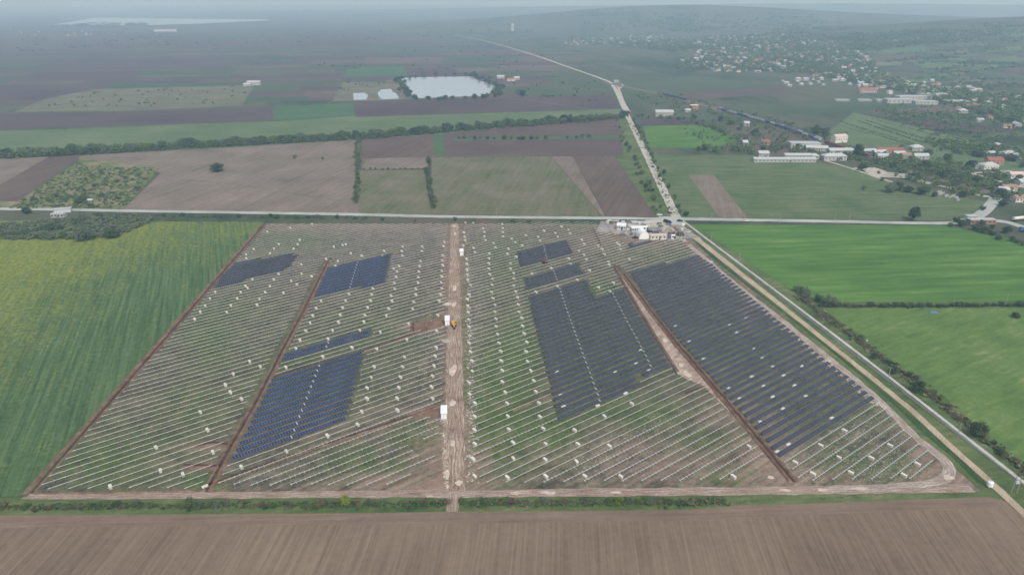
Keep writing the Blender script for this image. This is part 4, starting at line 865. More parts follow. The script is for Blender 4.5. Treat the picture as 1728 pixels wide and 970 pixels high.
for a, b_ in [(1520, 290), (1545, 300), (1560, 282), (1575, 290), (1590, 298), (1600, 286), (1618, 302), (1640, 280), (1505, 285), (1480, 275), (1615, 312), (1690, 330), (1715, 336), (1722, 300), (1705, 320), (1650, 305), (1680, 300), (1565, 262), (1590, 252), (1620, 258), (1650, 262), (1600, 268), (1640, 248), (1690, 252), (1710, 270), (1725, 280), (1540, 262), (1520, 252), (1575, 246), (1455, 285), (1530, 322), (1515, 318), (1560, 326), (1577, 330), (1500, 322), (1460, 318), (1625, 330), (1690, 345), (1655, 352)]:
    h = random.uniform(4, 8.5); tree(random.choice(['tree', 'dark', 'dark', 'gbush', 'pale']), a + random.uniform(-3, 3), b_ + 3, h, h * random.uniform(1., 1.6), 'rt', 'tree among the right edge houses and lanes, {} from the left', 'trees among the right edge houses')
line_of(['dark', 'tree', 'dbush'], [(1605, 382), (1640, 386), (1668, 398), (1700, 405), (1740, 418)], 5, (3, 5.5), (1.1, 1.6), 'th', 'bush of the thicket behind the wheat field, {} from the left', 'thicket bushes', 2.5)
line_of(['dark', 'tree', 'dbush'], [(1620, 378), (1660, 384), (1700, 396)], 6, (3, 5.), (1.1, 1.6), 'th', 'bush of the thicket behind the wheat field, {} from the left', 'thicket bushes', 2)
# wheat field bottom hedge and canal side
line_of(['dbush', 'dbush', 'bush'], [(1400, 518), (1500, 518), (1600, 517), (1760, 516)], 4.6, (1.6, 2.7), (1.7, 2.3), 'wh', 'dark bush in hedge between wheat and pasture, {} from the left', 'wheat field hedge', .5, .06)
line_of(['dark', 'dbush', 'gbush'], [(1342, 492), (1360, 502), (1388, 508), (1400, 514)], 4, (3.2, 6.), (1.1, 1.6), 'wc', 'tree in the clump at the lower wheat field corner, {} from the left', 'corner clump', 2.2)
line_of(['dbush', 'twig', 'gbush', 'twig'], [(1360, 512), (1420, 552), (1500, 612), (1580, 672), (1660, 738), (1740, 805)], 6.5, (1.4, 3.), (1.2, 1.9), 'cs', 'shrub in the rough strip right of the concrete channel, {} from the left', 'channel side shrubs', 1.6)
for a, b_, h, wd, kd, t in [(1549, 662, 6.2, 6., 'dark', 'dark tree above the yellow green bush by the channel'), (1508, 630, 3.6, 4.2, 'dark', 'small dark tree halfway along the channel'), (1475, 605, 3.2, 3.4, 'dark', 'first small dark tree along the channel'), (1588, 676, 2.8, 3.6, 'ybush', 'bright yellow green bush right of the channel'), (1648, 738, 7.5, 6.5, 'dark', 'tall dark tree nearest the lower right corner'), (1688, 768, 2.5, 3.5, 'dbush', 'dark bush just right of the tall channel tree'), (1714, 536, 2.8, 5, 'dark', 'single dark bush in the pasture at the right edge'),
                            (583, 853, 4.2, 4.2, 'ybush', 'yellow green bush on the near verge left of the track'), (541, 854, 3.4, 4.6, 'twig', 'bare brown bush left of the yellow green one'), (866, 852, 3.8, 4.6, 'twig', 'brownish bush on the near verge right of the track'), (950, 851, 3.0, 4.0, 'twig', 'second bare bush on the near verge right of the track'), (1045, 850, 2.8, 3.6, 'ybush', 'yellow green bush on the near verge at centre right'), (320, 854, 3.0, 4.6, 'bush', 'green bush on the near verge below the left block')]:
    tree(kd, a, b_, h, wd, 0, t, 'single trees')
line_of(['bush', 'dbush', 'bush', 'gbush', 'twig'], [(-20, 857), (200, 855), (330, 854), (600, 852), (755, 851)], 7, (1.0, 2.2), (1.5, 2.4), 'nv', 'low shrub on near grass verge left of crossing, {} from the left', 'near verge shrubs', .6, .12)
line_of(['bush', 'dbush', 'bush', 'gbush', 'twig'], [(782, 851), (900, 850), (1060, 849), (1200, 848)], 7, (1.0, 2.2), (1.5, 2.4), 'nv2', 'low shrub on near grass verge right of crossing, {} from the left', 'near verge right shrubs', .6, .1)
for pts, st in (([(695, 133), (720, 128), (800, 127)], 20), ([(672, 135), (680, 150), (692, 166)], 14), ([(700, 170), (760, 168), (820, 166)], 16), ([(800, 128), (825, 138), (848, 150), (832, 166)], 16)):
    line_of(['dark', 'tree'], pts, st, (5, 9), (1.1, 1.7), 'pd', 'tree on the shore of the ponds, {} from the left', 'pond shore trees', 5)
tree('dark', 882, 163, 12, 14, 0, 'single dark tree in the fields right of the pond', 'single trees')
print('trees', NT_[0])
# woods, garden trees and scrub too far off to count
def far_wood(name, spots, mat, label):
    rs = random.Random(5); vs, fs = [], []
    proto = [crown_mesh(random.Random(40 + i), 1, 1, 6, 7, .13, .1) for i in range(5)]
    for x, y, z, h, wd in spots:
        pv_, pf_ = proto[rs.randrange(5)]; b = len(vs); ca, sa = math.cos(x), math.sin(x)
        vs += [(x + (p[0] * ca - p[1] * sa) * wd, y + (p[0] * sa + p[1] * ca) * wd, z + p[2] * h) for p in pv_]; fs += [tuple(b + i for i in f) for f in pf_]
    tag(mesh(name, vs, fs, mat), label, 'trees', kind='stuff')
sp = []
def scat(poly, n, h, wd, lst):
    xs = [q[0] for q in poly]; ys = [q[1] for q in poly]; c = 0; tries = 0
    while c < n and tries < n * 40:
        tries += 1; a, b_ = random.uniform(min(xs), max(xs)), random.uniform(min(ys), max(ys))
        if not inside(poly, np.array([a]), np.array([b_]))[0]: continue
        x, y, z = PT(a, b_); hh = random.uniform(*h); lst.append((x, y, z - .3, hh, hh * random.uniform(*wd))); c += 1
scat([(1130, 118), (1200, 80), (1330, 62), (1440, 92), (1500, 130), (1560, 150), (1728, 165), (1728, 215), (1640, 190), (1500, 150), (1360, 125), (1250, 122)], 2400, (5, 11), (1., 1.8), sp)
scat([(960, 62), (1180, 70), (1330, 55), (1400, 62), (1330, 75), (1150, 90), (960, 72)], 700, (6, 12), (1.2, 2.), sp)
def clumps(poly, n, per, sx, sy, h, wd, lst):
    xs = [q[0] for q in poly]; ys = [q[1] for q in poly]; c = 0
    while c < n:
        a, b_ = random.uniform(min(xs), max(xs)), random.uniform(min(ys), max(ys))
        if not inside(poly, np.array([a]), np.array([b_]))[0]: continue
        c += 1; tl = random.uniform(-.1, .05)
        for _ in range(random.randint(per // 2, per * 2)):
            u = random.gauss(0, sx); x, y, z = PT(a + u, b_ + tl * u + random.gauss(0, sy)); hh = random.uniform(*h); lst.append((x, y, z - .3, hh, hh * random.uniform(*wd)))
clumps([(1420, 95), (1728, 60), (1728, 165), (1560, 148)], 60, 14, 16, .9, (2, 6), (1.2, 2.6), sp)
clumps([(1400, 62), (1728, 42), (1728, 62), (1410, 88)], 60, 18, 22, 1.2, (4, 9), (1.4, 3.), sp)
clumps([(1000, 25), (1180, 22), (1400, 30), (1400, 55), (1000, 50)], 40, 12, 26, 1.5, (6, 12), (2., 4.), sp)
scat([(1100, 178), (1180, 190), (1330, 222), (1330, 248), (1190, 246), (1110, 200)], 130, (2, 6), (1., 1.7), sp)
scat([(1470, 175), (1728, 190), (1728, 222), (1600, 215)], 60, (3, 7), (1., 1.8), sp)
scat([(1460, 180), (1640, 190), (1728, 205), (1728, 250), (1600, 240), (1500, 205)], 150, (2.5, 7), (1.2, 2.2), sp)
scat([(1480, 186), (1560, 192), (1640, 196), (1640, 204), (1540, 200), (1478, 194)], 70, (3, 7), (1.2, 1.8), sp)
scat([(1560, 240), (1640, 244), (1728, 258), (1728, 275), (1620, 262)], 150, (4, 9), (1.1, 1.7), sp)
scat([(1180, 246), (1330, 240), (1380, 262), (1440, 262), (1440, 275), (1330, 262), (1190, 258)], 110, (3, 7), (1.1, 1.7), sp)
scat([(1400, 255), (1560, 262), (1728, 300), (1728, 345), (1600, 325), (1480, 290)], 420, (2, 6), (1.1, 1.9), sp)
scat([(1060, 158), (1130, 158), (1220, 180), (1330, 212), (1400, 234), (1400, 246), (1300, 222), (1200, 198), (1100, 176)], 150, (2.5, 7), (1.1, 1.8), sp)
scat([(1200, 178), (1300, 200), (1390, 226), (1440, 240), (1440, 246), (1330, 214), (1200, 183)], 60, (2.5, 6), (1.1, 1.8), sp)
scat([(1440, 262), (1560, 290), (1680, 322), (1700, 316), (1580, 280), (1460, 254)], 130, (2.5, 6.5), (1.1, 1.8), sp)
far_wood('village_trees', sp, M_LEAF, 'hazy trees and gardens of the village and hillside')
sp = []
scat([(150, 40), (250, 41), (250, 45), (90, 47)], 90, (8, 16), (2, 4), sp)
scat([(0, 66), (60, 60), (600, 52), (900, 45), (900, 60), (300, 80), (0, 90)], 130, (5, 10), (1.2, 3), sp)
scat([(60, 185), (160, 152), (420, 146), (405, 176)], 70, (1.5, 5), (1., 2), sp)
scat([(430, 120), (840, 60), (1000, 118), (860, 118)], 60, (4, 8), (1., 1.8), sp)
scat([(556, 172), (578, 140), (672, 134), (672, 142), (640, 146), (590, 152)], 34, (2, 5), (1., 2), sp)
scat([(840, 150), (860, 120), (1020, 140), (1020, 175), (860, 165)], 36, (3, 7), (1., 2), sp)
far_wood('plain_copses', sp, M_LEAFD, 'scattered far copses and bushes on the plain')

# low undergrowth: nobody could count it
def undergrowth(name, pts, width, n, h, mats, label, leaf=.16):
    w = [P(a, b)[:2] for a, b in pts]; L = cumlen(w); vs, fs, fm = [], [], []; rs = random.Random(n)
    tuft = [crown_mesh(random.Random(70 + i), 1, 1, 4, 9, leaf, .02) for i in range(6)]
    for i in range(n):
        d = rs.uniform(0, L[-1]); x = np.interp(d, L, [q[0] for q in w]); y = np.interp(d, L, [q[1] for q in w])
        j = max(0, min(len(w) - 2, int(np.searchsorted(L, d)) - 1)); dx, dy = w[j + 1][0] - w[j][0], w[j + 1][1] - w[j][1]; m_ = math.hypot(dx, dy); s = rs.gauss(0, width / 4)
        x += dy / m_ * s; y -= dx / m_ * s; hh = rs.uniform(*h) * (.35 + .65 * (.5 + .5 * math.sin(d * .21 + s) * math.sin(d * .047 + 1))); wd = hh * rs.uniform(1.2, 2.2)
        pv_, pf_ = tuft[rs.randrange(6)]; b0 = len(vs); ca, sa = math.cos(i), math.sin(i)
        vs += [(x + (p[0] * ca - p[1] * sa) * wd, y + (p[0] * sa + p[1] * ca) * wd, .1 + p[2] * hh) for p in pv_]; fs += [tuple(b0 + q for q in f) for f in pf_]; fm += [rs.randrange(len(mats))] * len(pf_)
    return tag(mesh(name, vs, fs, mats, fm=fm), label, 'undergrowth', kind='stuff')
M_DRYGRASS = leafmat('dry_grass', srgb(128, 118, 88), srgb(164, 152, 120), .15)
undergrowth('verge_undergrowth', [(-60, 857), (200, 855), (600, 852), (752, 851)], 3.6, 900, (.5, 1.7), [M_LEAF, M_LEAF, M_LEAFD, M_LEAFG, M_TWIG], 'low tangled growth on the near verge left of the crossing')
undergrowth('verge_undergrowth', [(782, 851), (900, 850), (1060, 849), (1230, 848)], 3.6, 620, (.5, 1.8), [M_LEAF, M_LEAF, M_LEAFD, M_LEAFG, M_TWIG], 'low tangled growth on the near verge right of the crossing')
undergrowth('verge_undergrowth', [(1230, 847), (1400, 840), (1640, 832)], 2.0, 200, (.2, .5), [M_LEAF, M_LEAFG, M_DRYGRASS], 'short growth on the near verge at the right')
undergrowth('channel_undergrowth', [(1345, 500), (1420, 553), (1500, 613), (1580, 673), (1660, 738), (1745, 808)], 5.5, 1100, (.6, 2.0), [M_TWIG, M_DRYGRASS, M_LEAFD, M_LEAFG, M_LEAF], 'brown reeds and scrub right of the concrete channel')
undergrowth('hedgerow_undergrowth', [(-60, 268), (130, 262), (240, 255), (430, 245), (590, 236), (640, 233), (760, 223), (860, 215), (960, 208), (1045, 200)], 9, 900, (2., 5.), [M_LEAF, M_LEAFD, M_LEAFG], 'thick growth under the long hedgerow', .14)
undergrowth('verge_undergrowth', [(190, 362), (330, 366), (480, 368), (620, 370)], 4, 300, (.6, 1.8), [M_LEAF, M_LEAFD, M_LEAFG], 'low growth between main road and site', .15)
undergrowth('railway_undergrowth', [(1450, 268), (1530, 282), (1620, 306), (1690, 322)], 24, 420, (.8, 3.), [M_LEAF, M_LEAFG, M_LEAFD, M_TWIG], 'scrub between lane and railway at the right', .14)
undergrowth('hedge_undergrowth', [(1380, 517), (1500, 518), (1600, 517), (1790, 516)], 2.0, 420, (1., 2.4), [M_LEAFD, M_LEAFD, M_LEAF], 'thick growth in the hedge between wheat and pasture')
undergrowth('oilseed_edge_growth', [(1065, 210), (1090, 250), (1120, 320), (1135, 362)], 7, 200, (1., 2.6), [M_LEAF, M_LEAFG], 'rough growth beside the north road', .14)
sp = []; scat([(34, 342), (134, 272), (150, 282), (272, 284), (206, 354), (20, 352)], 1000, (.7, 2.6), (1.3, 2.3), sp)
far_wood('scrub_undergrowth', sp, M_LEAF, 'green scrub covering the patch above the main road')
sp = []; scat([(-40, 380), (60, 376), (160, 368), (250, 366), (258, 374), (192, 403), (90, 405), (-40, 405)], 900, (1.2, 4.2), (1.2, 2.2), sp)
far_wood('thicket_undergrowth', sp, M_LEAFG, 'grey green thicket along the upper edge of the oilseed field')
sp = []; scat([(-40, 268), (40, 256), (240, 247), (430, 238), (640, 226), (860, 210), (1045, 196), (1045, 201), (860, 216), (640, 234), (430, 246), (240, 256), (-40, 272)], 900, (2.5, 7), (1.1, 1.8), sp)
far_wood('hedgerow_undergrowth', sp, M_LEAF, 'thick young growth inside the long hedgerow')

# ------------------------------------------------------------------ cabins, machines, compound
M_CABW = plain('white_painted_steel', (.80, .80, .78), .45, 0, .4, .04)
M_CABG = plain('pale_grey_steel', (.52, .54, .55), .5, 0, .4, .06)
M_DARK = plain('dark_opening', (.03, .03, .035), .5)
M_GLASS = plain('window_glass', (.04, .05, .06), .12, 0, .7, .1)
M_RUBBER = plain('black_rubber', (.02, .02, .02), .8)
M_YELLOW = plain('machine_yellow', (.62, .34, .03), .4, 0, .5, .08)
M_RED = plain('machine_red', (.42, .05, .035), .45, 0, .5, .1)
M_CONC = field('old_concrete', [srgb(156, 155, 146), srgb(176, 175, 166), srgb(190, 189, 180)], patch=6, grain=.5)
def cabin(px, py, label):
    x, y, _ = P(px, py); r = empty('transformer_cabin', (x, y, .13), R(-TRACK_AZ))
    b = MB(); b.box((0, 0, .25), (2.7, 6.3, .5)); b.build('concrete_base', M_CONC, r)
    b = MB(); b.box((0, 0, 1.85), (2.45, 6.0, 2.7)); wl = b.build('wall', M_CABG, r)
    b = MB(); b.box((0, 0, 3.27), (2.75, 6.3, .14)); b.box((0, 0, 3.38), (2.5, 6.0, .09)); b.build('roof', M_CABW, r)
    for u in (-.58, .58):
        b = MB(); b.box((u, -3.03, 1.75), (.98, .06, 2.1)); d = b.build('door', M_CABW, r)
    for z in (1.0, 2.4):
        b = MB()
        for i in range(5): b.box((1.25, -1.2, z + i * .1), (.06, 1.2, .05))
        b.build('louvre', M_DARK, r)
    return tag(r, label, 'cabin', 'transformer cabins by the track')
cabin(749.5, 702, 'near white roofed transformer cabin at the left track side'); cabin(755, 546, 'middle white transformer cabin beside the yellow excavator'); cabin(779, 430, 'far white transformer cabin on the right track side')
def excavator(px, py, rz, sc_, body, label, cat='excavator', name='excavator'):
    x, y, _ = P(px, py); r = empty(name, (x, y, .2), rz); r.scale = (sc_,) * 3
    for s in (-1, 1):
        b = MB(); b.prism([(-1.5, 0), (1.5, 0), (1.8, .35), (1.5, .75), (-1.5, .75), (-1.8, .35)], s * 1.0 - .3, s * 1.0 + .3); b.build('crawler_track', M_RUBBER, r)
    b = MB(); b.box((0, 0, .95), (1.4, 1.4, .4)); b.box((-.3, 0, 1.55), (3.0, 2.4, .9)); b.box((-1.4, 0, 2.1), (1.1, 2.3, .35), taper=.85); b.build('upper_body', body, r)
    b = MB(); b.box((.6, .7, 2.35), (1.3, 1.0, 1.6), taper=.85); c = b.build('cab', body, r)
    b = MB(); b.box((.62, .7, 2.45), (1.36, 1.06, .8), taper=.9); b.build('window', M_GLASS, c)
    b = MB(); b.beam((.9, -.3, 1.7), (3.4, -.3, 3.9), .4, .5); b.build('boom', body, r)
    b = MB(); b.beam((3.3, -.3, 4.0), (4.9, -.3, 1.6), .32, .4); st = b.build('stick', body, r)
    b = MB(); b.prism([(4.6, 1.7), (5.2, 1.5), (5.1, .5), (4.4, .3), (4.2, .9)], -.9, .3); b.build('bucket', M_DARK, r)
    return tag(r, label, cat)
excavator(766, 550, R(-80), 1.0, M_YELLOW, 'yellow tracked excavator on the muddy track beside the middle cabin')
def tractor(px, py, rz, label):
    x, y, _ = P(px, py); r = empty('tractor', (x, y, .15), rz)
    b = MB(); b.box((.9, 0, 1.1), (1.9, .9, .8), taper=.9); b.box((-.6, 0, .95), (1.4, 1.0, .6)); b.build('body', M_RED, r)
    b = MB(); b.box((-.6, 0, 1.9), (1.3, 1.3, 1.3), taper=.85); c = b.build('cab', M_GLASS, r); b = MB(); b.box((-.6, 0, 2.62), (1.4, 1.4, .12)); b.build('cab_roof', M_RED, c)
    for xx, rr in ((-.8, .85), (1.4, .55)):
        for s in (-1, 1): b = MB(); b.tube((xx, s * .55, rr), (xx, s * .98, rr), rr, rr, 14); b.build('wheel', M_RUBBER, r)
    return tag(r, label, 'tractor')
tractor(919, 445, R(30), 'small red tractor below the far dark panel block')
def car(px, py, rz, mat, label, L=4.4, van=False):
    x, y, _ = P(px, py); r = empty('parked_van' if van else 'parked_car', (x, y, .3), rz); h = .5 * L
    pr = [(-h, .35), (h, .35), (h, .8), (h - .9, .98), (h - 1.4, 1.1), (-h + .2, 1.05), (-h, .9)] if not van else [(-h, .4), (h, .4), (h, 1.1), (h - .7, 1.35), (-h, 1.35)]
    b = MB(); b.prism(pr, -.88, .88); b.build('body', mat, r)
    cb = [(-h + .5, 1.0), (h - 1.2, 1.05), (h - 2.0, 1.52), (-h + 1.0, 1.55)] if not van else [(-h, 1.3), (h - .7, 1.3), (h - 1.3, 2.2), (-h, 2.25)]
    b = MB(); b.prism(cb, -.76, .76); c = b.build('cabin', mat if van else M_GLASS, r)
    b = MB(); b.box(((cb[2][0] + cb[3][0]) / 2, 0, cb[2][1] + .04), (abs(cb[2][0] - cb[3][0]), 1.46, .05)); b.build('roof', mat, c)
    for xx in (-h + .8, h - .8):
        for s in (-1, 1): b = MB(); b.tube((xx, s * .7, .33), (xx, s * .92, .33), .33, .33, 12); b.build('wheel', M_RUBBER, r)
    for s in (-1, 1): b = MB(); b.box((h, s * .6, .72), (.06, .35, .16)); b.build('headlight', M_WHITE, r)
    return tag(r, label, 'van' if van else 'car', 'vehicles parked at the compound')
CB, CBL, CW, CG = plain('black_paint', (.015, .016, .018), .25, 0, .6), plain('blue_paint', (.05, .13, .25), .3, 0, .6), plain('white_paint', (.75, .75, .74), .3, 0, .5), plain('grey_paint', (.22, .23, .25), .3, 0, .6)
def cz(a, b): return 1020 + a / 11.97, 350 + b / 11.97
for a, b_, rz, m, t, van in [(860, 515, .3, CB, 'black car right of the white tent', False), (915, 505, .2, CB, 'second black car beside the blue one', False), (1040, 520, .1, CBL, 'blue car behind the site office', False), (1100, 500, .5, CG, 'grey car at the right of the blue car', False), (1140, 395, .4, CG, 'grey car in the middle of the gravel yard', False), (1105, 345, .6, CG, 'grey car in the upper gravel yard', False), (1250, 310, -.7, CB, 'black van left of the pair by the crossroads', True), (1300, 330, -.7, CB, 'black van right of the pair by the crossroads', True), (1290, 365, .0, CG, 'grey car below the black vans', False),
                            (630, 628, .2, CB, 'black car left of the white tent', False), (370, 560, .2, CG, 'grey car below the white site hut', False), (1265, 165, .3, CG, 'grey car on the far side of the main road', False), (1310, 135, .3, CB, 'black car on the far side of the main road', False), (1520, 290, .2, CB, 'black car at the crossroads', False), (1590, 385, 1.0, CW, 'white van left of the concrete channel start', True), (1700, 510, .9, CW, 'white car below the white van by the channel', False), (1110, 170, 0, CW, 'white car alone across the main road', False), (495, 310, 0, CG, 'grey car near the main road at the compound', False)]:
    q = cz(a, b_); car(q[0], q[1], rz, m, t, van=van)
for a, b_, m, t in [(1258, 374, CW, 0), ]: car(a, b_, 0.02, m, 'white car on the main road right of the crossroads')
# tent: white arched fabric hall
def tent(px, py, rz, W, L, Hh, label):
    x, y, _ = P(px, py); r = empty('storage_tent', (x, y, .28), rz); n = 12
    prof = [(W / 2 * math.cos(math.pi * i / n), Hh * math.sin(math.pi * i / n) ** .8) for i in range(n + 1)]
    b = MB(); vs = []; fs = []; m = 7
    for j in range(m):
        yy = -L / 2 + L * j / (m - 1); sag = 1 - .02 * (j % 2)
        vs += [(p[0] * sag, yy, max(0, p[1] * sag)) for p in prof]
    for j in range(m - 1):
        for i in range(n): a = j * (n + 1) + i; fs.append((a + 1, a, a + n + 1, a + n + 2))
    mesh('canopy', vs, fs, M_WHITE, r, smooth=True)
    for s in (-1, 1): mesh('end_wall', [(p[0] * .985, s * (L / 2 - .05), p[1] * .985) for p in prof], [tuple(range(n + 1))], M_WHITE, r)
    b = MB(); b.box((0, -L / 2 - .02, 1.4), (2.6, .08, 2.8)); b.build('door', M_WHITE, r)
    return tag(r, label, 'tent')
q = cz(765, 640); tent(q[0], q[1] - 2.0, R(8), 7.6, 8, 6.0, 'white arched fabric tent in the compound')
M_PINKROOF = plain('faded_pink_roof', (.55, .42, .38), .7); M_CREAM = plain('cream_render', (.66, .62, .54), .8); M_REDROOF = plain('red_tile_roof', (.28, .11, .08), .8, 0, .2, .2); M_BROWNROOF = plain('brown_tile_roof', (.30, .18, .13), .8, 0, .2, .2); M_GREYROOF = plain('grey_sheet_roof', (.40, .41, .42), .6, 0, .3, .1); M_PALEROOF = plain('pale_sheet_roof', (.43, .44, .43), .5, 0, .4, .08); M_WALLW = plain('white_render', (.40, .39, .37), .8, 0, .2, .08); M_BRICKW = plain('raw_brick_wall', (.42, .22, .16), .85, 0, .2, .15)
def building(name, x, y, z, rz, L, W, Hh, roof, wallm, roofm, label, cat, nwin=4, door=True, group=None, rise=None, chimney=False, win_h=1.1):
    """walls with recessed openings, pitched or flat roof with eaves"""
    r = empty(name, (x, y, z), rz); b = MB(); b.box((0, 0, Hh / 2 - .5), (L, W, Hh + 1)); b.build('wall', wallm, r)
    rise = rise if rise is not None else W * .28; b = MB(); e = .4
    if roof == 'gable':
        prof = [(-W / 2 - e, Hh - .1), (0, Hh + rise), (W / 2 + e, Hh - .1), (W / 2 + e, Hh + .1), (0, Hh + rise + .2), (-W / 2 - e, Hh + .1)]
        vs = [(-L / 2 - e, p[0], p[1]) for p in prof] + [(L / 2 + e, p[0], p[1]) for p in prof]
        b.add(vs, [(0, 1, 7, 6), (1, 2, 8, 7), (2, 3, 9, 8), (3, 4, 10, 9), (4, 5, 11, 10), (5, 0, 6, 11), (0, 5, 4, 3, 2, 1), (6, 7, 8, 9, 10, 11)])
        for s in (-1, 1): b.add([(s * L / 2, -W / 2, Hh), (s * L / 2, W / 2, Hh), (s * L / 2, 0, Hh + rise - .05), (s * (L / 2 - .2), -W / 2, Hh), (s * (L / 2 - .2), W / 2, Hh), (s * (L / 2 - .2), 0, Hh + rise - .05)], [(0, 1, 2), (5, 4, 3)], 1)
    elif roof == 'hip':
        k_ = max(.1, L / 2 - W / 2); x0, y0 = L / 2 + e, W / 2 + e
        b.add([(-x0, -y0, Hh - .05), (x0, -y0, Hh - .05), (x0, y0, Hh - .05), (-x0, y0, Hh - .05), (-k_, 0, Hh + rise), (k_, 0, Hh + rise)], [(0, 1, 5, 4), (2, 3, 4, 5), (1, 2, 5), (3, 0, 4), (3, 2, 1, 0)])
    else:
        b.box((0, 0, Hh + .12), (L + .5, W + .5, .24)); b.box((0, 0, Hh + .3), (L * .9, W * .9, .12))
    ro = b.build('roof', [roofm, wallm], r)
    if chimney: b = MB(); b.box((L * .2, W * .1, Hh + rise * .9 + .5), (.6, .6, 1.4)); b.build('chimney', M_BRICKW, ro)
    if nwin:
        for s in (-1, 1):
            for i in range(nwin):
                u = -L / 2 + L * (i + .5) / nwin
                b = MB(); b.box((u, s * (W / 2 + .02), Hh * .56), (min(1.3, L / nwin * .5), .08, win_h)); wn = b.build('window', M_GLASS, r)
                b = MB(); b.box((u, s * (W / 2 + .05), Hh * .56 - win_h / 2 - .06), (min(1.5, L / nwin * .6), .14, .1)); b.build('sill', wallm, wn)
    if door: b = MB(); b.box((L * .08 if nwin % 2 == 0 else L / nwin * .5, -W / 2 - .03, 1.1), (1.1, .1, 2.2)); b.build('door', M_DARK, r)
    return tag(r, label, cat, group)
def at(px, py): return PT(px, py)
q = cz(1075, 640); x, y, _ = P(*q); building('site_office', x, y, .28, R(4), 11.5, 3.6, 3.0, 'gable', M_CREAM, M_PINKROOF, 'cream site office with pink roof beside the white tent', 'site office', 4, rise=.5)
q = cz(948, 640); x, y, _ = P(*q); b = MB(); b.box((0, 0, 1.3), (2.6, 3.7, 2.6)); o = b.build('red_container', M_RED); o.location = (x + .2, y + .2, .28); tag(o, 'red container at the left end of the site office', 'container')
q = cz(345, 450); x, y, _ = P(*q); building('site_hut', x, y + 2, .28, R(-12), 6.5, 7, 3.2, 'flat', M_CABG, M_CABW, 'white site hut with flat roof at the left of the compound', 'hut', 5)
q = cz(655, 480); x, y, _ = P(*q); building('open_shelter', x, y, .28, R(2), 8.5, 4.5, 2.8, 'flat', M_CABG, M_CABW, 'white flat roofed shelter behind the arched tent', 'shelter', 5, False)
q = cz(800, 460); x, y, _ = P(*q); building('site_container', x, y, .28, R(2), 4.5, 2.5, 2.6, 'flat', M_CABW, M_CABW, 'small white container behind the arched tent', 'container', 1)
q = cz(1378, 635); x, y, _ = P(*q); building('toilet_cabin', x, y, .28, 0, 2.6, 1.8, 2.6, 'flat', M_CABW, M_CABW, 'white toilet cabin right of the site office', 'cabin', 1)
q = cz(1310, 635); x, y, _ = P(*q); b = MB(); b.box((0, 0, .9), (2.8, 1.6, 1.5)); b.box((0, 0, 1.7), (2.9, 1.7, .1)); o = b.build('blue_skip', CBL); o.location = (x, y, .28); tag(o, 'blue skip beside the white toilet cabin', 'skip')
rs = random.Random(3)
for i in range(16):
    a, c = 1290 + (i % 8) * 42 + rs.uniform(-12, 12), 575 - (i // 8) * 38 + rs.uniform(-8, 8); x, y, _ = P(*cz(a, c)); b = MB()
    for j in range(5): b.tube((rs.uniform(-.5, .5), rs.uniform(-.5, .5), 0), (rs.uniform(-.6, .6), rs.uniform(-.6, .6), rs.uniform(1.5, 2.6)), .12, .10, 6)
    b.box((0, 0, .25), (1.6, 1.4, .5), taper=.9)
    o = b.build('material_bundle', plain('bundle%d' % i, rs.choice([(.10, .04, .035), (.05, .05, .06), (.16, .05, .04)]), .7)); o.location = (x, y, .28)
    later(o, 'bundle', 'dark reddish bundle of upright material at the compound, {} from left', 'bundle', 'material bundles at the compound', a)
for i, (a, c, L) in enumerate([(100, 280, 3), (200, 290, 8), (560, 300, 8), (700, 310, 12), (640, 390, 6), (380, 300, 3), (860, 330, 5)]):
    x, y, _ = P(*cz(a, c)); b = MB()
    for j in range(4): b.box((rs.uniform(-.2, .2), j * .5 - .8, .3 + .1 * (j % 2)), (L * rs.uniform(.8, 1), .45, .6 + .2 * (j % 2)))
    o = b.build('steel_stack', M_STEEL); o.location = (x, y, .28); later(o, 'stack', 'pale stack of steel profiles behind the compound, {} from the left', 'stack', 'steel stacks at the compound', a)
# water tank on the corner, poles, concrete channel
x, y, _ = P(1669, 822); r = empty('water_tank', (x, y, .25)); b = MB(); b.tube((0, 0, .5), (0, 0, 2.1), 1.0, 1.0, 20); b.tube((0, 0, 2.1), (0, 0, 2.5), 1.0, .35, 20); b.build('tank', M_WHITE, r, False)
b = MB(); b.tube((0, 0, 2.5), (0, 0, 2.62), .3, .3, 14); b.build('lid', M_CABG, r)
b = MB(); [b.box((sx * .6, sy * .6, .25), (.14, .14, .5)) for sx in (-1, 1) for sy in (-1, 1)]; b.box((0, 0, .47), (1.6, 1.6, .08)); b.build('stand', M_STEEL, r); tag(r, 'white round water tank at the lower right site corner', 'tank')
M_POLE = plain('weathered_pole', (.30, .28, .26), .85, 0, .2, .15)
def pole(px, py, h, key='pole', text='grey utility pole beside the concrete channel, {} from the left', arm=True):
    x, y, _ = P(px, py); r = empty('utility_pole', (x, y, 0), R(-35)); b = MB(); b.tube((0, 0, 0), (0, 0, h), .16, .10, 8); b.build('post', M_POLE, r)
    if arm:
        b = MB(); b.box((0, 0, h - .5), (1.6, .1, .12)); c = b.build('crossarm', M_POLE, r)
        for u in (-.7, 0, .7): b = MB(); b.tube((u, 0, h - .44), (u, 0, h - .2), .06, .05, 6); b.build('insulator', M_CABG, c)
    later(r, key, text, 'pole', 'utility poles', px)
for px, py in [(1200, 408), (1247, 444), (1305, 491), (1386, 556), (1498, 641), (1615.5, 737)]: pole(px, py, 7.)
x, y, _ = P(1711, 831); r = empty('double_pole', (x, y, 0), R(-10)); [MB.build((lambda b: (b.tube((u, 0, 0), (u * .8, 0, 7.2), .17, .12, 8), b)[1])(MB()), 'post', M_POLE, r) for u in (-.95, .95)]
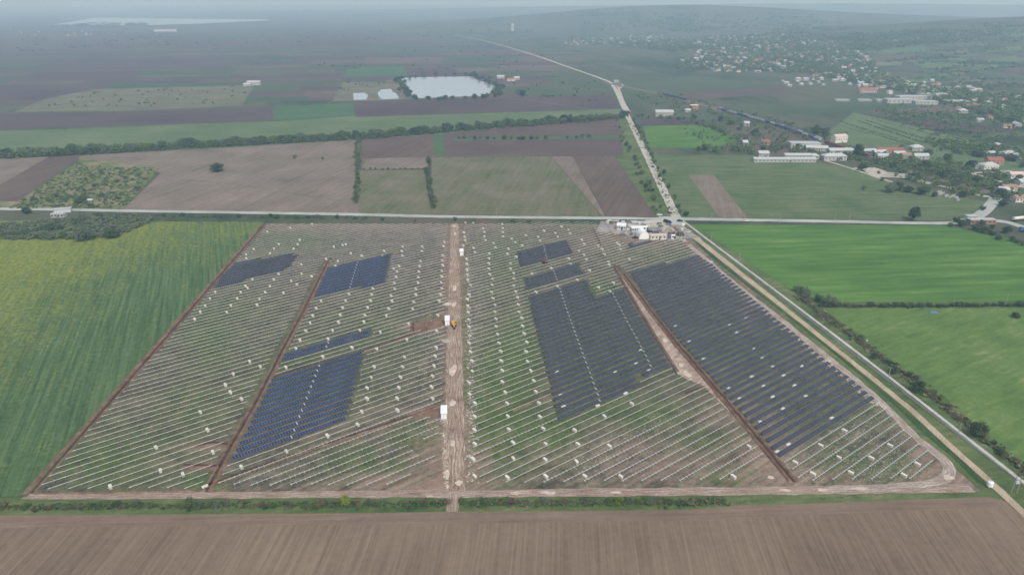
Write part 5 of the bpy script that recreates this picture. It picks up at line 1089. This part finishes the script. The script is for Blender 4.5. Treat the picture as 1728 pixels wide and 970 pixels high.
b = MB(); b.box((0, 0, 6.9), (3.0, .14, .16)); b.box((0, 0, 5.4), (1.9, .12, .14)); b.build('crossarm', M_POLE, r); b = MB(); b.box((0, .1, 4.6), (1.1, .7, 1.1)); b.build('transformer_box', M_CABG, r); tag(r, 'double wooden pole with crossarm at the lower right corner', 'pole')
for px, py in [(1421, 512), (1516, 512), (1609, 511), (1698, 510)]: pole(px, py, 4.4, 'fp', 'thin pole on the hedge between wheat and pasture, {} from the left', False)
for px, py in [(1315, 377), (1409, 372), (1433, 372), (1590, 370), (1200, 374), (990, 368), (838, 366), (640, 364)]: pole(px, py, 7., 'rp', 'pole along the main road, {} from the left', False)
x, y, _ = P(1461, 585); r = empty('marker_post', (x, y, 0)); b = MB(); b.tube((0, 0, 0), (0, 0, 3.6), .07, .06, 8); b.build('post', M_POLE, r); b = MB(); b.box((0, 0, 3.6), (.8, .3, .25)); b.build('head', M_WHITE, r); tag(r, 'thin post with white head by the pasture', 'post')
# raised concrete channel: a slab-covered trough, slab by slab
CH = resample([P(1153, 375)[:2], P(1420, 577)[:2], P(1509, 646)[:2], P(1728, 818)[:2], P(1800, 874)[:2]], 2.45)
r = empty('concrete_channel', (CH[0][0], CH[0][1], 0)); ox, oy = CH[0]; b = MB()
ang = math.atan2(CH[-1][1] - CH[0][1], CH[-1][0] - CH[0][0])
for s in (-1, 1): b.beam((-math.sin(ang) * s * .62, math.cos(ang) * s * .62, .4), (CH[-1][0] - ox - math.sin(ang) * s * .62, CH[-1][1] - oy + math.cos(ang) * s * .62, .4), .16, .8)
b.build('trough_walls', M_CONC, r)
for i in range(len(CH) - 1):
    a, c = CH[i], CH[i + 1]; cx, cy = (a[0] + c[0]) / 2 - ox, (a[1] + c[1]) / 2 - oy; an = math.atan2(c[1] - a[1], c[0] - a[0])
    if i == 0: b = MB(); b.box((0, 0, 0), (2.33, 1.62, .12)); sl0 = b.build('slab', M_CONC, r); o = sl0
    else: o = sl0.copy(); COL.objects.link(o); o.parent = r
    o.location = (cx, cy, .88 + random.uniform(-.02, .04)); o.rotation_euler = (random.gauss(0, .012), random.gauss(0, .012), an + random.gauss(0, .012))
tag(r, 'long raised concrete channel with cover slabs along the dirt road', 'channel')

# ------------------------------------------------------------------ buildings on the plain
def bld(px, py, rz, L, W, Hh, roof, wm, rm, label, cat='building', nwin=5, name='farm_building', **kw):
    x, y, z = at(px, py); return building(name, x, y, z + .05, R(rz), L, W, Hh, roof, wm, rm, label, cat, nwin, **kw)
bld(1322, 273, 0, 66, 9, 3.6, 'gable', M_WALLW, M_PALEROOF, 'long low white barn at the edge of the big meadow', nwin=16, rise=1.2, name='barn')
bld(1345, 267, 0, 30, 9, 4.0, 'gable', M_WALLW, M_PALEROOF, 'shorter white barn behind the long low barn', nwin=8, rise=1.4, name='barn')
bld(1287, 264, 0, 11, 8, 4, 'gable', M_WALLW, M_PALEROOF, 'small white barn at the left of the two long ones', nwin=3, name='barn')
bld(1356, 250, -4, 34, 14, 6.5, 'flat', M_WALLW, M_PALEROOF, 'big white hall with dark windows beside the railway', nwin=7, name='industrial_hall', win_h=2.2)
bld(1377, 254, -6, 24, 8, 3.5, 'gable', M_WALLW, M_PALEROOF, 'low pale sheds right of the big white hall', nwin=5)
bld(1416, 260, 2, 26, 8, 4.5, 'gable', M_GREYROOF, M_PALEROOF, 'grey roofed shed left of the round dark tree', nwin=6, name='shed')
bld(1406, 270, 3, 25, 9, 5, 'hip', M_WALLW, M_PALEROOF, 'pale hip roofed store beside the lane', nwin=6, name='store')
bld(1373, 268, 0, 9, 7, 4, 'hip', M_WALLW, M_PALEROOF, 'small white house between barn and store', nwin=2, name='house')
bld(1432, 260, -10, 12, 7, 4, 'gable', M_WALLW, M_PALEROOF, 'small white shed touching the round dark tree', nwin=3, name='shed')
bld(1120, 196, -2, 26, 13, 6.5, 'gable', M_WALLW, M_PALEROOF, 'white hall alone at the edge of the ploughed strip', nwin=6, name='industrial_hall', rise=2.5)
bld(1171, 184, 0, 12, 9, 6, 'flat', M_BRICKW, M_CREAM, 'ruined reddish brick block by the railway', nwin=4, name='brick_block'); bld(1160, 190, 0, 8, 6, 4, 'gable', M_WALLW, M_PALEROOF, 'tiny pale house left below the brick block', nwin=2, name='house')
bld(1415, 240, 14, 17, 9, 7, 'gable', M_CREAM, M_PINKROOF, 'railway house with pale walls above the red wagons', nwin=5, name='house', chimney=True)
bld(100, 366, 2, 10, 5, 3.0, 'flat', M_WALLW, M_PALEROOF, 'white roadside shed at the left end of the main road', nwin=4, name='shed'); bld(107, 358, 20, 12, 5, 3.0, 'flat', M_CABG, M_PALEROOF, 'pale lean-to behind the white roadside shed', nwin=0, name='shed', door=False)
bld(154, 342, 0, 4, 3, 2.4, 'gable', M_WALLW, M_PALEROOF, 'tiny white hut in the scrub patch', nwin=1, name='hut')
bld(429, 144, 0, 26, 10, 6, 'gable', M_WALLW, M_GREYROOF, 'farm hall with grey roof on the far plain', nwin=5); bld(418, 146, 0, 14, 8, 4, 'gable', M_WALLW, M_PALEROOF, 'small pale barn left of the far farm hall', nwin=3)
bld(845, 133, 0, 16, 10, 4.5, 'gable', M_WALLW, M_PALEROOF, 'white farm building at the right end of the pond', nwin=4); bld(862, 137, 0, 16, 8, 3.5, 'gable', M_CREAM, M_BROWNROOF, 'brown roofed barn at the right end of the pond', nwin=4); bld(872, 135, 0, 12, 9, 4.5, 'gable', M_WALLW, M_PALEROOF, 'small white barn right of the brown roofed one', nwin=3)
bld(280, 54, 0, 120, 20, 6, 'gable', M_GREYROOF, M_GREYROOF, 'long pale shed below the big lake', nwin=12, name='shed'); bld(865, 53, 0, 13, 10, 38, 'flat', M_GREYROOF, M_GREYROOF, 'tall pale tower block in the hazy distance', 'tower', nwin=3, name='tower_block')
bld(1040, 140, 0, 10, 8, 5, 'flat', M_WALLW, M_PALEROOF, 'small white building at the bend of the north road', nwin=3, name='kiosk')
# hamlet at the right edge
bld(1666, 285, 6, 16, 10, 4.6, 'hip', M_CREAM, M_PALEROOF, 'white house with pale hipped roof at the lane bend', 'house', 5, 'house', rise=2.6, chimney=True); bld(1676, 277, -6, 15, 9, 4.5, 'gable', M_BRICKW, M_REDROOF, 'house with bright red roof behind the white one', 'house', 4, 'house', rise=3)
bld(1700, 267, 3, 16, 11, 5.5, 'hip', M_WALLW, M_GREYROOF, 'grey roofed house in the trees above the red roof', 'house', 4, 'house', chimney=True); bld(1649, 284, 0, 8, 6, 3.4, 'gable', M_WALLW, M_PALEROOF, 'small outbuilding left of the white house', 'house', 2, 'house')
bld(1668, 262, 0, 11, 6, 3.2, 'gable', M_WALLW, M_PALEROOF, 'long thin pale shed above the red roof', 'shed', 3, 'shed'); bld(1545, 254, 0, 13, 9, 4.5, 'hip', M_WALLW, M_PALEROOF, 'white house standing alone in the green slope', 'house', 4, 'house'); bld(1680, 251, 0, 12, 9, 4.5, 'hip', M_WALLW, M_GREYROOF, 'house in the belt of trees at right', 'house', 3, 'house')
for px, py, L, wm, rm, t in [(1465, 260, 16, M_CREAM, M_GREYROOF, 'grey shed at the left of the red roofed railway sheds'), (1483, 262, 15, M_WALLW, M_PALEROOF, 'pale shed left of the long red roof'), (1500, 258, 30, M_BRICKW, M_REDROOF, 'long red roofed shed beside the railway'), (1516, 264, 12, M_WALLW, M_PALEROOF, 'white shed at the end of the red roof'), (1527, 267, 11, M_WALLW, M_BROWNROOF, 'brown roofed hut right of the white shed'), (1552, 268, 16, M_WALLW, M_PALEROOF, 'last pale hut of the railway sheds'), (1488, 268, 12, M_CREAM, M_GREYROOF, 'low grey hut below the red roof'), (1712, 300, 14, M_CREAM, M_PINKROOF, 'cream house at the right frame edge by the lane'), (1725, 312, 12, M_WALLW, M_GREYROOF, 'grey roofed house on the right frame edge'), (1700, 322, 12, M_CREAM, M_BROWNROOF, 'brown roofed house below the lane'), (1690, 326, 9, M_WALLW, M_PALEROOF, 'pale hut beside the junction'), (1720, 340, 12, M_CREAM, M_BROWNROOF, 'house among trees right of the junction'), (1290, 244, 10, M_WALLW, M_REDROOF, 'small red roofed house in the trees behind the barn'), (1256, 245, 6, M_WALLW, M_PALEROOF, 'tiny white hut in the belt of trees'), (1259, 212, 7, M_WALLW, M_PALEROOF, 'tiny white hut below the railway')]:
    bld(px, py, random.uniform(-10, 10), L, 7.5, 3.8, 'gable', wm, rm, t, 'house', 4, 'house')
bld(1655, 377, 2, 20, 5, 3.4, 'flat', M_BROWNROOF, M_PALEROOF, 'long pale roofed roadside pavilion at the junction', 'pavilion', 6, 'pavilion'); bld(1637, 370, 0, 8, 5, 3., 'flat', M_WALLW, M_PALEROOF, 'small white kiosk left of the pavilion', 'kiosk', 2, 'kiosk')
def trailer(px, py, rz, mat, label, tank):
    x, y, _ = P(px, py); r = empty('lorry', (x, y, .3), rz); b = MB()
    if tank: b.tube((-5.5, 0, 2.2), (5., 0, 2.2), 1.25, 1.25, 18)
    else: b.box((-.2, 0, 2.3), (10.5, 2.5, 2.5))
    b.build('trailer', mat, r); b = MB(); b.box((0, 0, .95), (11, 1.0, .3)); b.build('chassis', M_DARK, r)
    b = MB(); b.box((6.6, 0, 1.9), (2.0, 2.4, 2.4), taper=.93); c = b.build('cab', CW, r); b = MB(); b.box((7.5, 0, 2.3), (.2, 2.0, .9)); b.build('windscreen', M_GLASS, c)
    for xx in (-4.5, -3.3, -2.1, 4.6, 6.7):
        for s in (-1, 1): b = MB(); b.tube((xx, s * .85, .5), (xx, s * 1.2, .5), .5, .5, 12); b.build('wheel', M_RUBBER, r)
    return tag(r, label, 'lorry')
trailer(1718, 373, R(16), M_CREAM, 'cream tanker lorry parked right of the junction', True); trailer(1733, 392, R(-10), CBL, 'lorry with blue trailer at the right frame edge', False)
rs = random.Random(11)
for i in range(22):
    px, py = 1580 + rs.uniform(0, 36), 0; py = 326 + (px - 1580) * .25 + rs.uniform(-3.5, 4); x, y, _ = P(px, py); b = MB(); L = rs.uniform(1.5, 3.2); b.box((0, 0, .5), (L, 1.2, 1.0)); b.box((0, 0, 1.1), (L + .2, 1.35, .18)); b.box((L / 2 - .2, 0, 1.5), (.3, .8, .9), taper=.7)
    o = b.build('white_tomb', M_WALLW); o.location = (x, y, .2); o.rotation_euler = (0, 0, rs.uniform(-.4, .4)); later(o, 'tomb', 'white stone block in the cluster below gravel road, {} from the left', 'stone block', 'white stone blocks', px)
x, y, _ = P(1574, 526); b = MB(); b.box((0, 0, .25), (5, 2.2, .5), taper=.7)
o = b.build('blue_tarpaulin', CBL); x, y, _ = P(1575, 527); o.location = (x, y, .2); tag(o, 'blue tarpaulin heap on the pasture below the hedge', 'tarpaulin')
# ------------------------------------------------------------------ railway with two goods trains
M_BALLAST = field('railway_ballast', [srgb(92, 84, 80), srgb(112, 102, 96), srgb(128, 118, 110)], patch=10, grain=2)
RAIL = [P(a, b)[:2] for a, b in [(1020, 140), (1120, 160), (1166, 172), (1210, 185), (1300, 209.5), (1394, 242), (1438, 257), (1530, 286), (1620, 312), (1740, 345)]]
strip('railway', RAIL, 14, M_BALLAST, .30, world=True)
M_WAGB, M_WAGR, M_WAGG, M_WAGD = plain('wagon_blue', (.07, .09, .16), .6, 0, .3, .2), plain('wagon_rust', (.20, .09, .06), .8, 0, .2, .25), plain('wagon_grey', (.32, .32, .36), .6, 0, .3, .15), plain('wagon_dark', (.10, .09, .12), .7, 0, .3, .2)
def wagon_proto(mat):
    r = empty('goods_wagon'); b = MB(); b.box((0, 0, 2.45), (12.2, 2.7, 2.3), taper=1.0); b.box((0, 0, 3.66), (12.4, 2.85, .14)); [b.box((u, s * 1.39, 2.45), (.14, .1, 2.2)) for u in (-5, -3, -1, 1, 3, 5) for s in (-1, 1)]; b.build('hopper_body', mat, r)
    b = MB(); b.box((0, 0, 1.15), (12.8, 2.2, .3)); [b.box((u, 0, 1.15), (.5, .5, .4)) for u in (-6.5, 6.5)]; b.build('underframe', M_DARK, r)
    for u in (-4.3, 4.3):
        b = MB(); b.box((u, 0, .75), (2.8, 1.9, .35)); [b.tube((u + d, s * .7, .46), (u + d, s * .84, .46), .46, .46, 10) for d in (-.9, .9) for s in (-1, 1)]; b.build('bogie', M_DARK, r)
    note_kids(r); return [r, False]
WP = [wagon_proto(m) for m in (M_WAGB, M_WAGR, M_WAGG, M_WAGD)]
def train(d0, d1, side, pick, key, text):
    L = cumlen(RAIL); d = d0
    while d < d1:
        x = np.interp(d, L, [q[0] for q in RAIL]); y = np.interp(d, L, [q[1] for q in RAIL]); x2 = np.interp(d + 3, L, [q[0] for q in RAIL]); y2 = np.interp(d + 3, L, [q[1] for q in RAIL]); an = math.atan2(y2 - y, x2 - x)
        w_ = WP[pick(d)]; o = copy_tree(w_[0]) if w_[1] else w_[0]; w_[1] = True
        o.location = (x - math.sin(an) * side, y + math.cos(an) * side, .32); o.rotation_euler = (0, 0, an); later(o, key, text, 'wagon', 'goods wagons', proj(o.location.x, o.location.y)[0]); d += 14.2
LL = cumlen(RAIL); rs2 = random.Random(4)
train(LL[3] + 5, LL[5] - 10, 2.4, lambda d: rs2.choice([0, 2, 3, 0]), 'w1', 'goods wagon of the farther train on the railway, {} from the left')
train(LL[3] + 25, LL[5] - 6, -2.4, lambda d: rs2.choice([0, 0, 2, 3]), 'w2', 'goods wagon of the nearer train on the railway, {} from the left')
train(LL[5] + 8, LL[6] + 30, -2.4, lambda d: 1, 'w3', 'rust red goods wagon near the railway house, {} from the left')
train(LL[1] + 10, LL[1] + 90, -2.4, lambda d: 0, 'w4', 'blue goods wagon in the far cutting by the brick block, {} from left')
# ------------------------------------------------------------------ village houses
def house_proto(L, W, Hh, roof, wm, rm):
    r = empty('village_house'); b = MB(); b.box((0, 0, Hh / 2 - 1), (L, W, Hh + 2)); b.build('wall', wm, r); b = MB(); e = .5; rise = W * .32
    if roof == 'hip':
        k_ = max(.2, L / 2 - W / 2); x0, y0 = L / 2 + e, W / 2 + e; b.add([(-x0, -y0, Hh), (x0, -y0, Hh), (x0, y0, Hh), (-x0, y0, Hh), (-k_, 0, Hh + rise), (k_, 0, Hh + rise)], [(0, 1, 5, 4), (2, 3, 4, 5), (1, 2, 5), (3, 0, 4), (3, 2, 1, 0)])
    else:
        x0, y0 = L / 2 + e, W / 2 + e; b.add([(-x0, -y0, Hh), (x0, -y0, Hh), (x0, y0, Hh), (-x0, y0, Hh), (-x0, 0, Hh + rise), (x0, 0, Hh + rise)], [(0, 1, 5, 4), (2, 3, 4, 5), (1, 2, 5), (3, 0, 4), (3, 2, 1, 0)])
    b.build('roof', rm, r)
    for i in range(3): b = MB(); b.box((-L / 2 + L * (i + .5) / 3, -W / 2 - .03, Hh * .55), (1.3, .1, 1.3)); b.build('window', M_GLASS, r)
    note_kids(r); return [r, False]
M_VROOF = plain('dull_sheet_roof', (.38, .39, .40), .6)
HP = [house_proto(13, 9, 4.5, 'hip', M_WALLW, M_PALEROOF), house_proto(14, 9, 5, 'gable', M_WALLW, M_VROOF), house_proto(12, 9, 4.5, 'hip', M_WALLW, M_REDROOF), house_proto(12, 8, 4.2, 'gable', M_CREAM, M_BROWNROOF), house_proto(15, 9, 4.5, 'gable', M_WALLW, M_GREYROOF), house_proto(11, 9, 6, 'hip', M_CREAM, M_PALEROOF)]
NH = [0]
def village(poly, n, wts, key, text, mind=14):
    xs = [q[0] for q in poly]; ys = [q[1] for q in poly]; put = []; tries = 0
    while len(put) < n and tries < 6000:
        tries += 1; a, b_ = random.uniform(min(xs), max(xs)), random.uniform(min(ys), max(ys))
        if not inside(poly, np.array([a]), np.array([b_]))[0]: continue
        x, y, z = PT(a, b_)
        if any(abs(x - q[0]) < mind and abs(y - q[1]) < mind * 2.2 for q in put): continue
        put.append((x, y)); h = HP[random.choices(range(6), wts)[0]]; o = copy_tree(h[0]) if h[1] else h[0]; h[1] = True
        o.location = (x, y, z); o.rotation_euler = (0, 0, random.choice((0, 1.57, .4, -.3)) + random.gauss(0, .15)); g = random.uniform(.5, .95); o.scale = (g, g, g); later(o, key, text, 'house', 'village houses', a); NH[0] += 1
WT = (24, 20, 12, 18, 18, 8)
village([(1145, 106), (1180, 86), (1250, 92), (1330, 104), (1372, 112), (1372, 121), (1250, 124), (1190, 118)], 70, WT, 'v1', 'far village house in the left village cluster, {} from the left')
village([(1110, 76), (1200, 62), (1330, 58), (1390, 72), (1330, 84), (1180, 84)], 46, WT, 'v2', 'hazy house above the left village cluster, {} from the left')
village([(1375, 104), (1420, 96), (1470, 112), (1500, 128), (1450, 148), (1400, 140), (1420, 120)], 34, WT, 'v3', 'village house in the middle of the village, {} from the left')
village([(1430, 150), (1470, 130), (1560, 136), (1640, 146), (1660, 160), (1560, 158), (1500, 160)], 36, WT, 'v4', 'village house above the white factory, {} from the left')
village([(1320, 138), (1390, 132), (1390, 146), (1330, 148)], 12, (60, 40, 0, 0, 0, 0), 'v5', 'pale farm shed left of the middle village, {} from the left')
village([(1600, 176), (1728, 160), (1728, 225), (1640, 205)], 26, WT, 'v6', 'house on the right edge below the hill, {} from the left')
village([(960, 66), (1100, 60), (1100, 72), (960, 72)], 24, WT, 'v7', 'hazy house at the end of the north road, {} from the left')
for i, (px, py, L, W, Hh, t) in enumerate([(1515, 174, 44, 18, 9, 'long white factory hall in front of the village'), (1540, 168, 60, 18, 8, 'white factory hall behind the long one'), (1575, 165, 50, 22, 9, 'wide white factory hall at the right'), (1612, 176, 36, 20, 8, 'white factory hall at the right end'), (1560, 176, 36, 14, 7, 'low white factory building between the halls'), (1458, 171, 22, 10, 4, 'low pale shed left of the factory'), (1420, 171, 24, 9, 4, 'pale shed farthest left of the factory'), (1488, 172, 24, 12, 5, 'small pale shed joining the factory'), (1462, 156, 32, 14, 6, 'red roofed hall above the pale sheds'), (1640, 184, 22, 12, 6, 'red roofed house right of the factory'), (1672, 181, 20, 12, 5, 'pale building right of the factory')]):
    x, y, z = PT(px, py); building('factory_hall', x, y, z, random.gauss(0, .05), L, W, Hh * .75, 'gable' if 'red' in t else 'flat', M_WALLW, M_REDROOF if 'red' in t else M_PALEROOF, t, 'factory', 6, False, win_h=2)
far_h = MB(); rs = random.Random(17); M_FARWALL = plain('dull_far_wall', (.30, .29, .27), .8); M_FARROOF = plain('dull_far_roof', (.38, .38, .38), .7)
for poly, n in (([(1120, 84), (1200, 62), (1330, 56), (1400, 70), (1480, 100), (1440, 112), (1330, 100), (1180, 90)], 190), ([(1180, 92), (1330, 104), (1440, 112), (1520, 138), (1640, 150), (1728, 172), (1728, 186), (1560, 160), (1420, 140), (1340, 124), (1200, 122)], 170), ([(940, 70), (1100, 58), (1180, 62), (1100, 80), (950, 76)], 60), ([(300, 60), (60, 62), (0, 56), (0, 50), (120, 48)], 24)):
    xs = [q[0] for q in poly]; ys = [q[1] for q in poly]; c = 0
    while c < n:
        a, b_ = rs.uniform(min(xs), max(xs)), rs.uniform(min(ys), max(ys))
        if not inside(poly, np.array([a]), np.array([b_]))[0]: continue
        c += 1; x, y, z = PT(a, b_); L, W, Hh = rs.uniform(6, 11), rs.uniform(5, 7), rs.uniform(2.6, 4.2); rz = rs.uniform(-.6, .6) + rs.choice((0, 1.57)); ca, sa = math.cos(rz), math.sin(rz)
        far_h.box((x, y, z + Hh / 2 - .5), (L, W, Hh + 1), rz, 0); rm = rs.choice((1, 1, 2, 2, 3, 4)); x0, y0, k_ = L / 2 + .4, W / 2 + .4, L / 2 * rs.choice((.4, 1.))
        far_h.add([(x + u * ca - v_ * sa, y + u * sa + v_ * ca, z + h_) for u, v_, h_ in ((-x0, -y0, Hh), (x0, -y0, Hh), (x0, y0, Hh), (-x0, y0, Hh), (-k_, 0, Hh + W * .3), (k_, 0, Hh + W * .3))], [(0, 1, 5, 4), (2, 3, 4, 5), (1, 2, 5), (3, 0, 4), (3, 2, 1, 0)], rm)
tag(far_h.build('far_village_roofs', [M_FARWALL, M_FARROOF, M_BROWNROOF, M_GREYROOF, M_REDROOF]), 'mass of tiny far roofs filling the hazy village', 'houses', kind='stuff')
# small fields draped over the hillside
for i in range(46):
    a, b_ = rs.uniform(1400, 1740), rs.uniform(48, 140)
    if b_ > 150 or b_ < 60 + (1440 - a) * .3: continue
    w_, h_ = rs.uniform(25, 80), rs.uniform(3, 8); n = 7; sl = rs.uniform(-.12, .06); vs = []
    for j in range(n):
        for i2 in range(n):
            x, y, z = PT(a + w_ * (i2 / (n - 1) - .5), b_ + h_ * (j / (n - 1) - .5) + sl * w_ * (i2 / (n - 1) - .5)); vs.append((x, y, z + 1.2))
    xs = [q[0] for q in vs]; ys = [q[1] for q in vs]
    if max(ys) - min(ys) > 900: continue
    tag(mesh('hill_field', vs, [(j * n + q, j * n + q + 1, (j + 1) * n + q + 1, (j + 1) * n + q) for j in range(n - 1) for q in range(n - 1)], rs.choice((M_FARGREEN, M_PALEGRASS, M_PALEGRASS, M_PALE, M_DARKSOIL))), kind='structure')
for i, (a, c) in enumerate([(60, 330), (150, 345), (520, 395), (480, 470), (540, 560), (880, 400), (930, 360), (840, 380), (1180, 470), (1210, 420), (1370, 470), (1430, 440), (250, 320), (700, 350), (1480, 480), (1560, 470)]):
    x, y, _ = P(*cz(a, c)); b = MB(); L, W, Hh = rs.uniform(1.4, 3.4), rs.uniform(1.2, 2.2), rs.uniform(.7, 2.2); b.box((0, 0, Hh / 2), (L, W, Hh)); b.box((0, 0, Hh + .06), (L + .15, W + .15, .12)); b.box((L * .3, W * .6, .3), (L * .5, .6, .6))
    o = b.build('material_pile', plain('pile%d' % i, rs.choice([(.55, .54, .5), (.3, .2, .13), (.12, .14, .2), (.5, .42, .3), (.2, .2, .2)]), .7)); o.location = (x, y, .28); o.rotation_euler = (0, 0, rs.uniform(0, 3)); later(o, 'pile', 'covered material pile in the compound yard, {} from the left', 'material pile', 'piles in the compound', a)
print('houses', NH[0])
# orchard rows on the right: each row a low hedge
M_VINE = M_LEAF
rs = random.Random(9)
for i in range(9):
    a0, b0 = 1418 + i * 9 + (i % 3) * 6, 207 - i * 2.0 + (i % 2) * 12 + i * 1.2; a1, b1 = a0 + 120 + rs.uniform(-20, 30), b0 + 38 + rs.uniform(-3, 3)
    w_ = resample([P(a0, b0)[:2], P(a1, b1)[:2]], 2.6); vs, fs = [], []; pv_, pf_ = crown_mesh(random.Random(i), 1.9, 2.6, 4, 8, .3, .05); ox, oy = w_[0]
    for x, y in w_:
        if rs.random() < .3: continue
        n = len(vs); vs += [(p[0] + x - ox + rs.uniform(-.3, .3), p[1] + y - oy, p[2]) for p in pv_]; fs += [tuple(n + j for j in f) for f in pf_]
    o = mesh('orchard_row', vs, fs, M_VINE); o.location = (ox, oy, .2); later(o, 'orch', 'dark orchard row on the slope right of the railway, {} from left', 'orchard row', 'orchard rows', a0)

settle_labels()
for lst in PROTO.values():                      # drop patterns no tree used
    for pr, used in lst:
        if not used:
            for ch in KIDS.get(pr.name, []): bpy.data.objects.remove(bpy.data.objects[ch])
            bpy.data.objects.remove(pr)
# ------------------------------------------------------------------ haze over the whole plain
m = bpy.data.materials.new('haze'); m.use_nodes = True; t = m.node_tree; t.nodes.clear(); o_ = t.nodes.new('ShaderNodeOutputMaterial'); v = t.nodes.new('ShaderNodeVolumePrincipled')
v.inputs['Color'].default_value = (.52, .77, 1.0, 1); v.inputs['Absorption Color'].default_value = (.52, .52, .52, 1); v.inputs['Density'].default_value = HAZE; v.inputs['Anisotropy'].default_value = .1; t.links.new(v.outputs[0], o_.inputs['Volume'])
b = MB(); b.box((0, 0, (EYE + 14) / 2), (92000, 92000, EYE + 16)); tag(b.build('haze', m), 'pale grey blue haze over the whole plain', 'haze', kind='stuff')
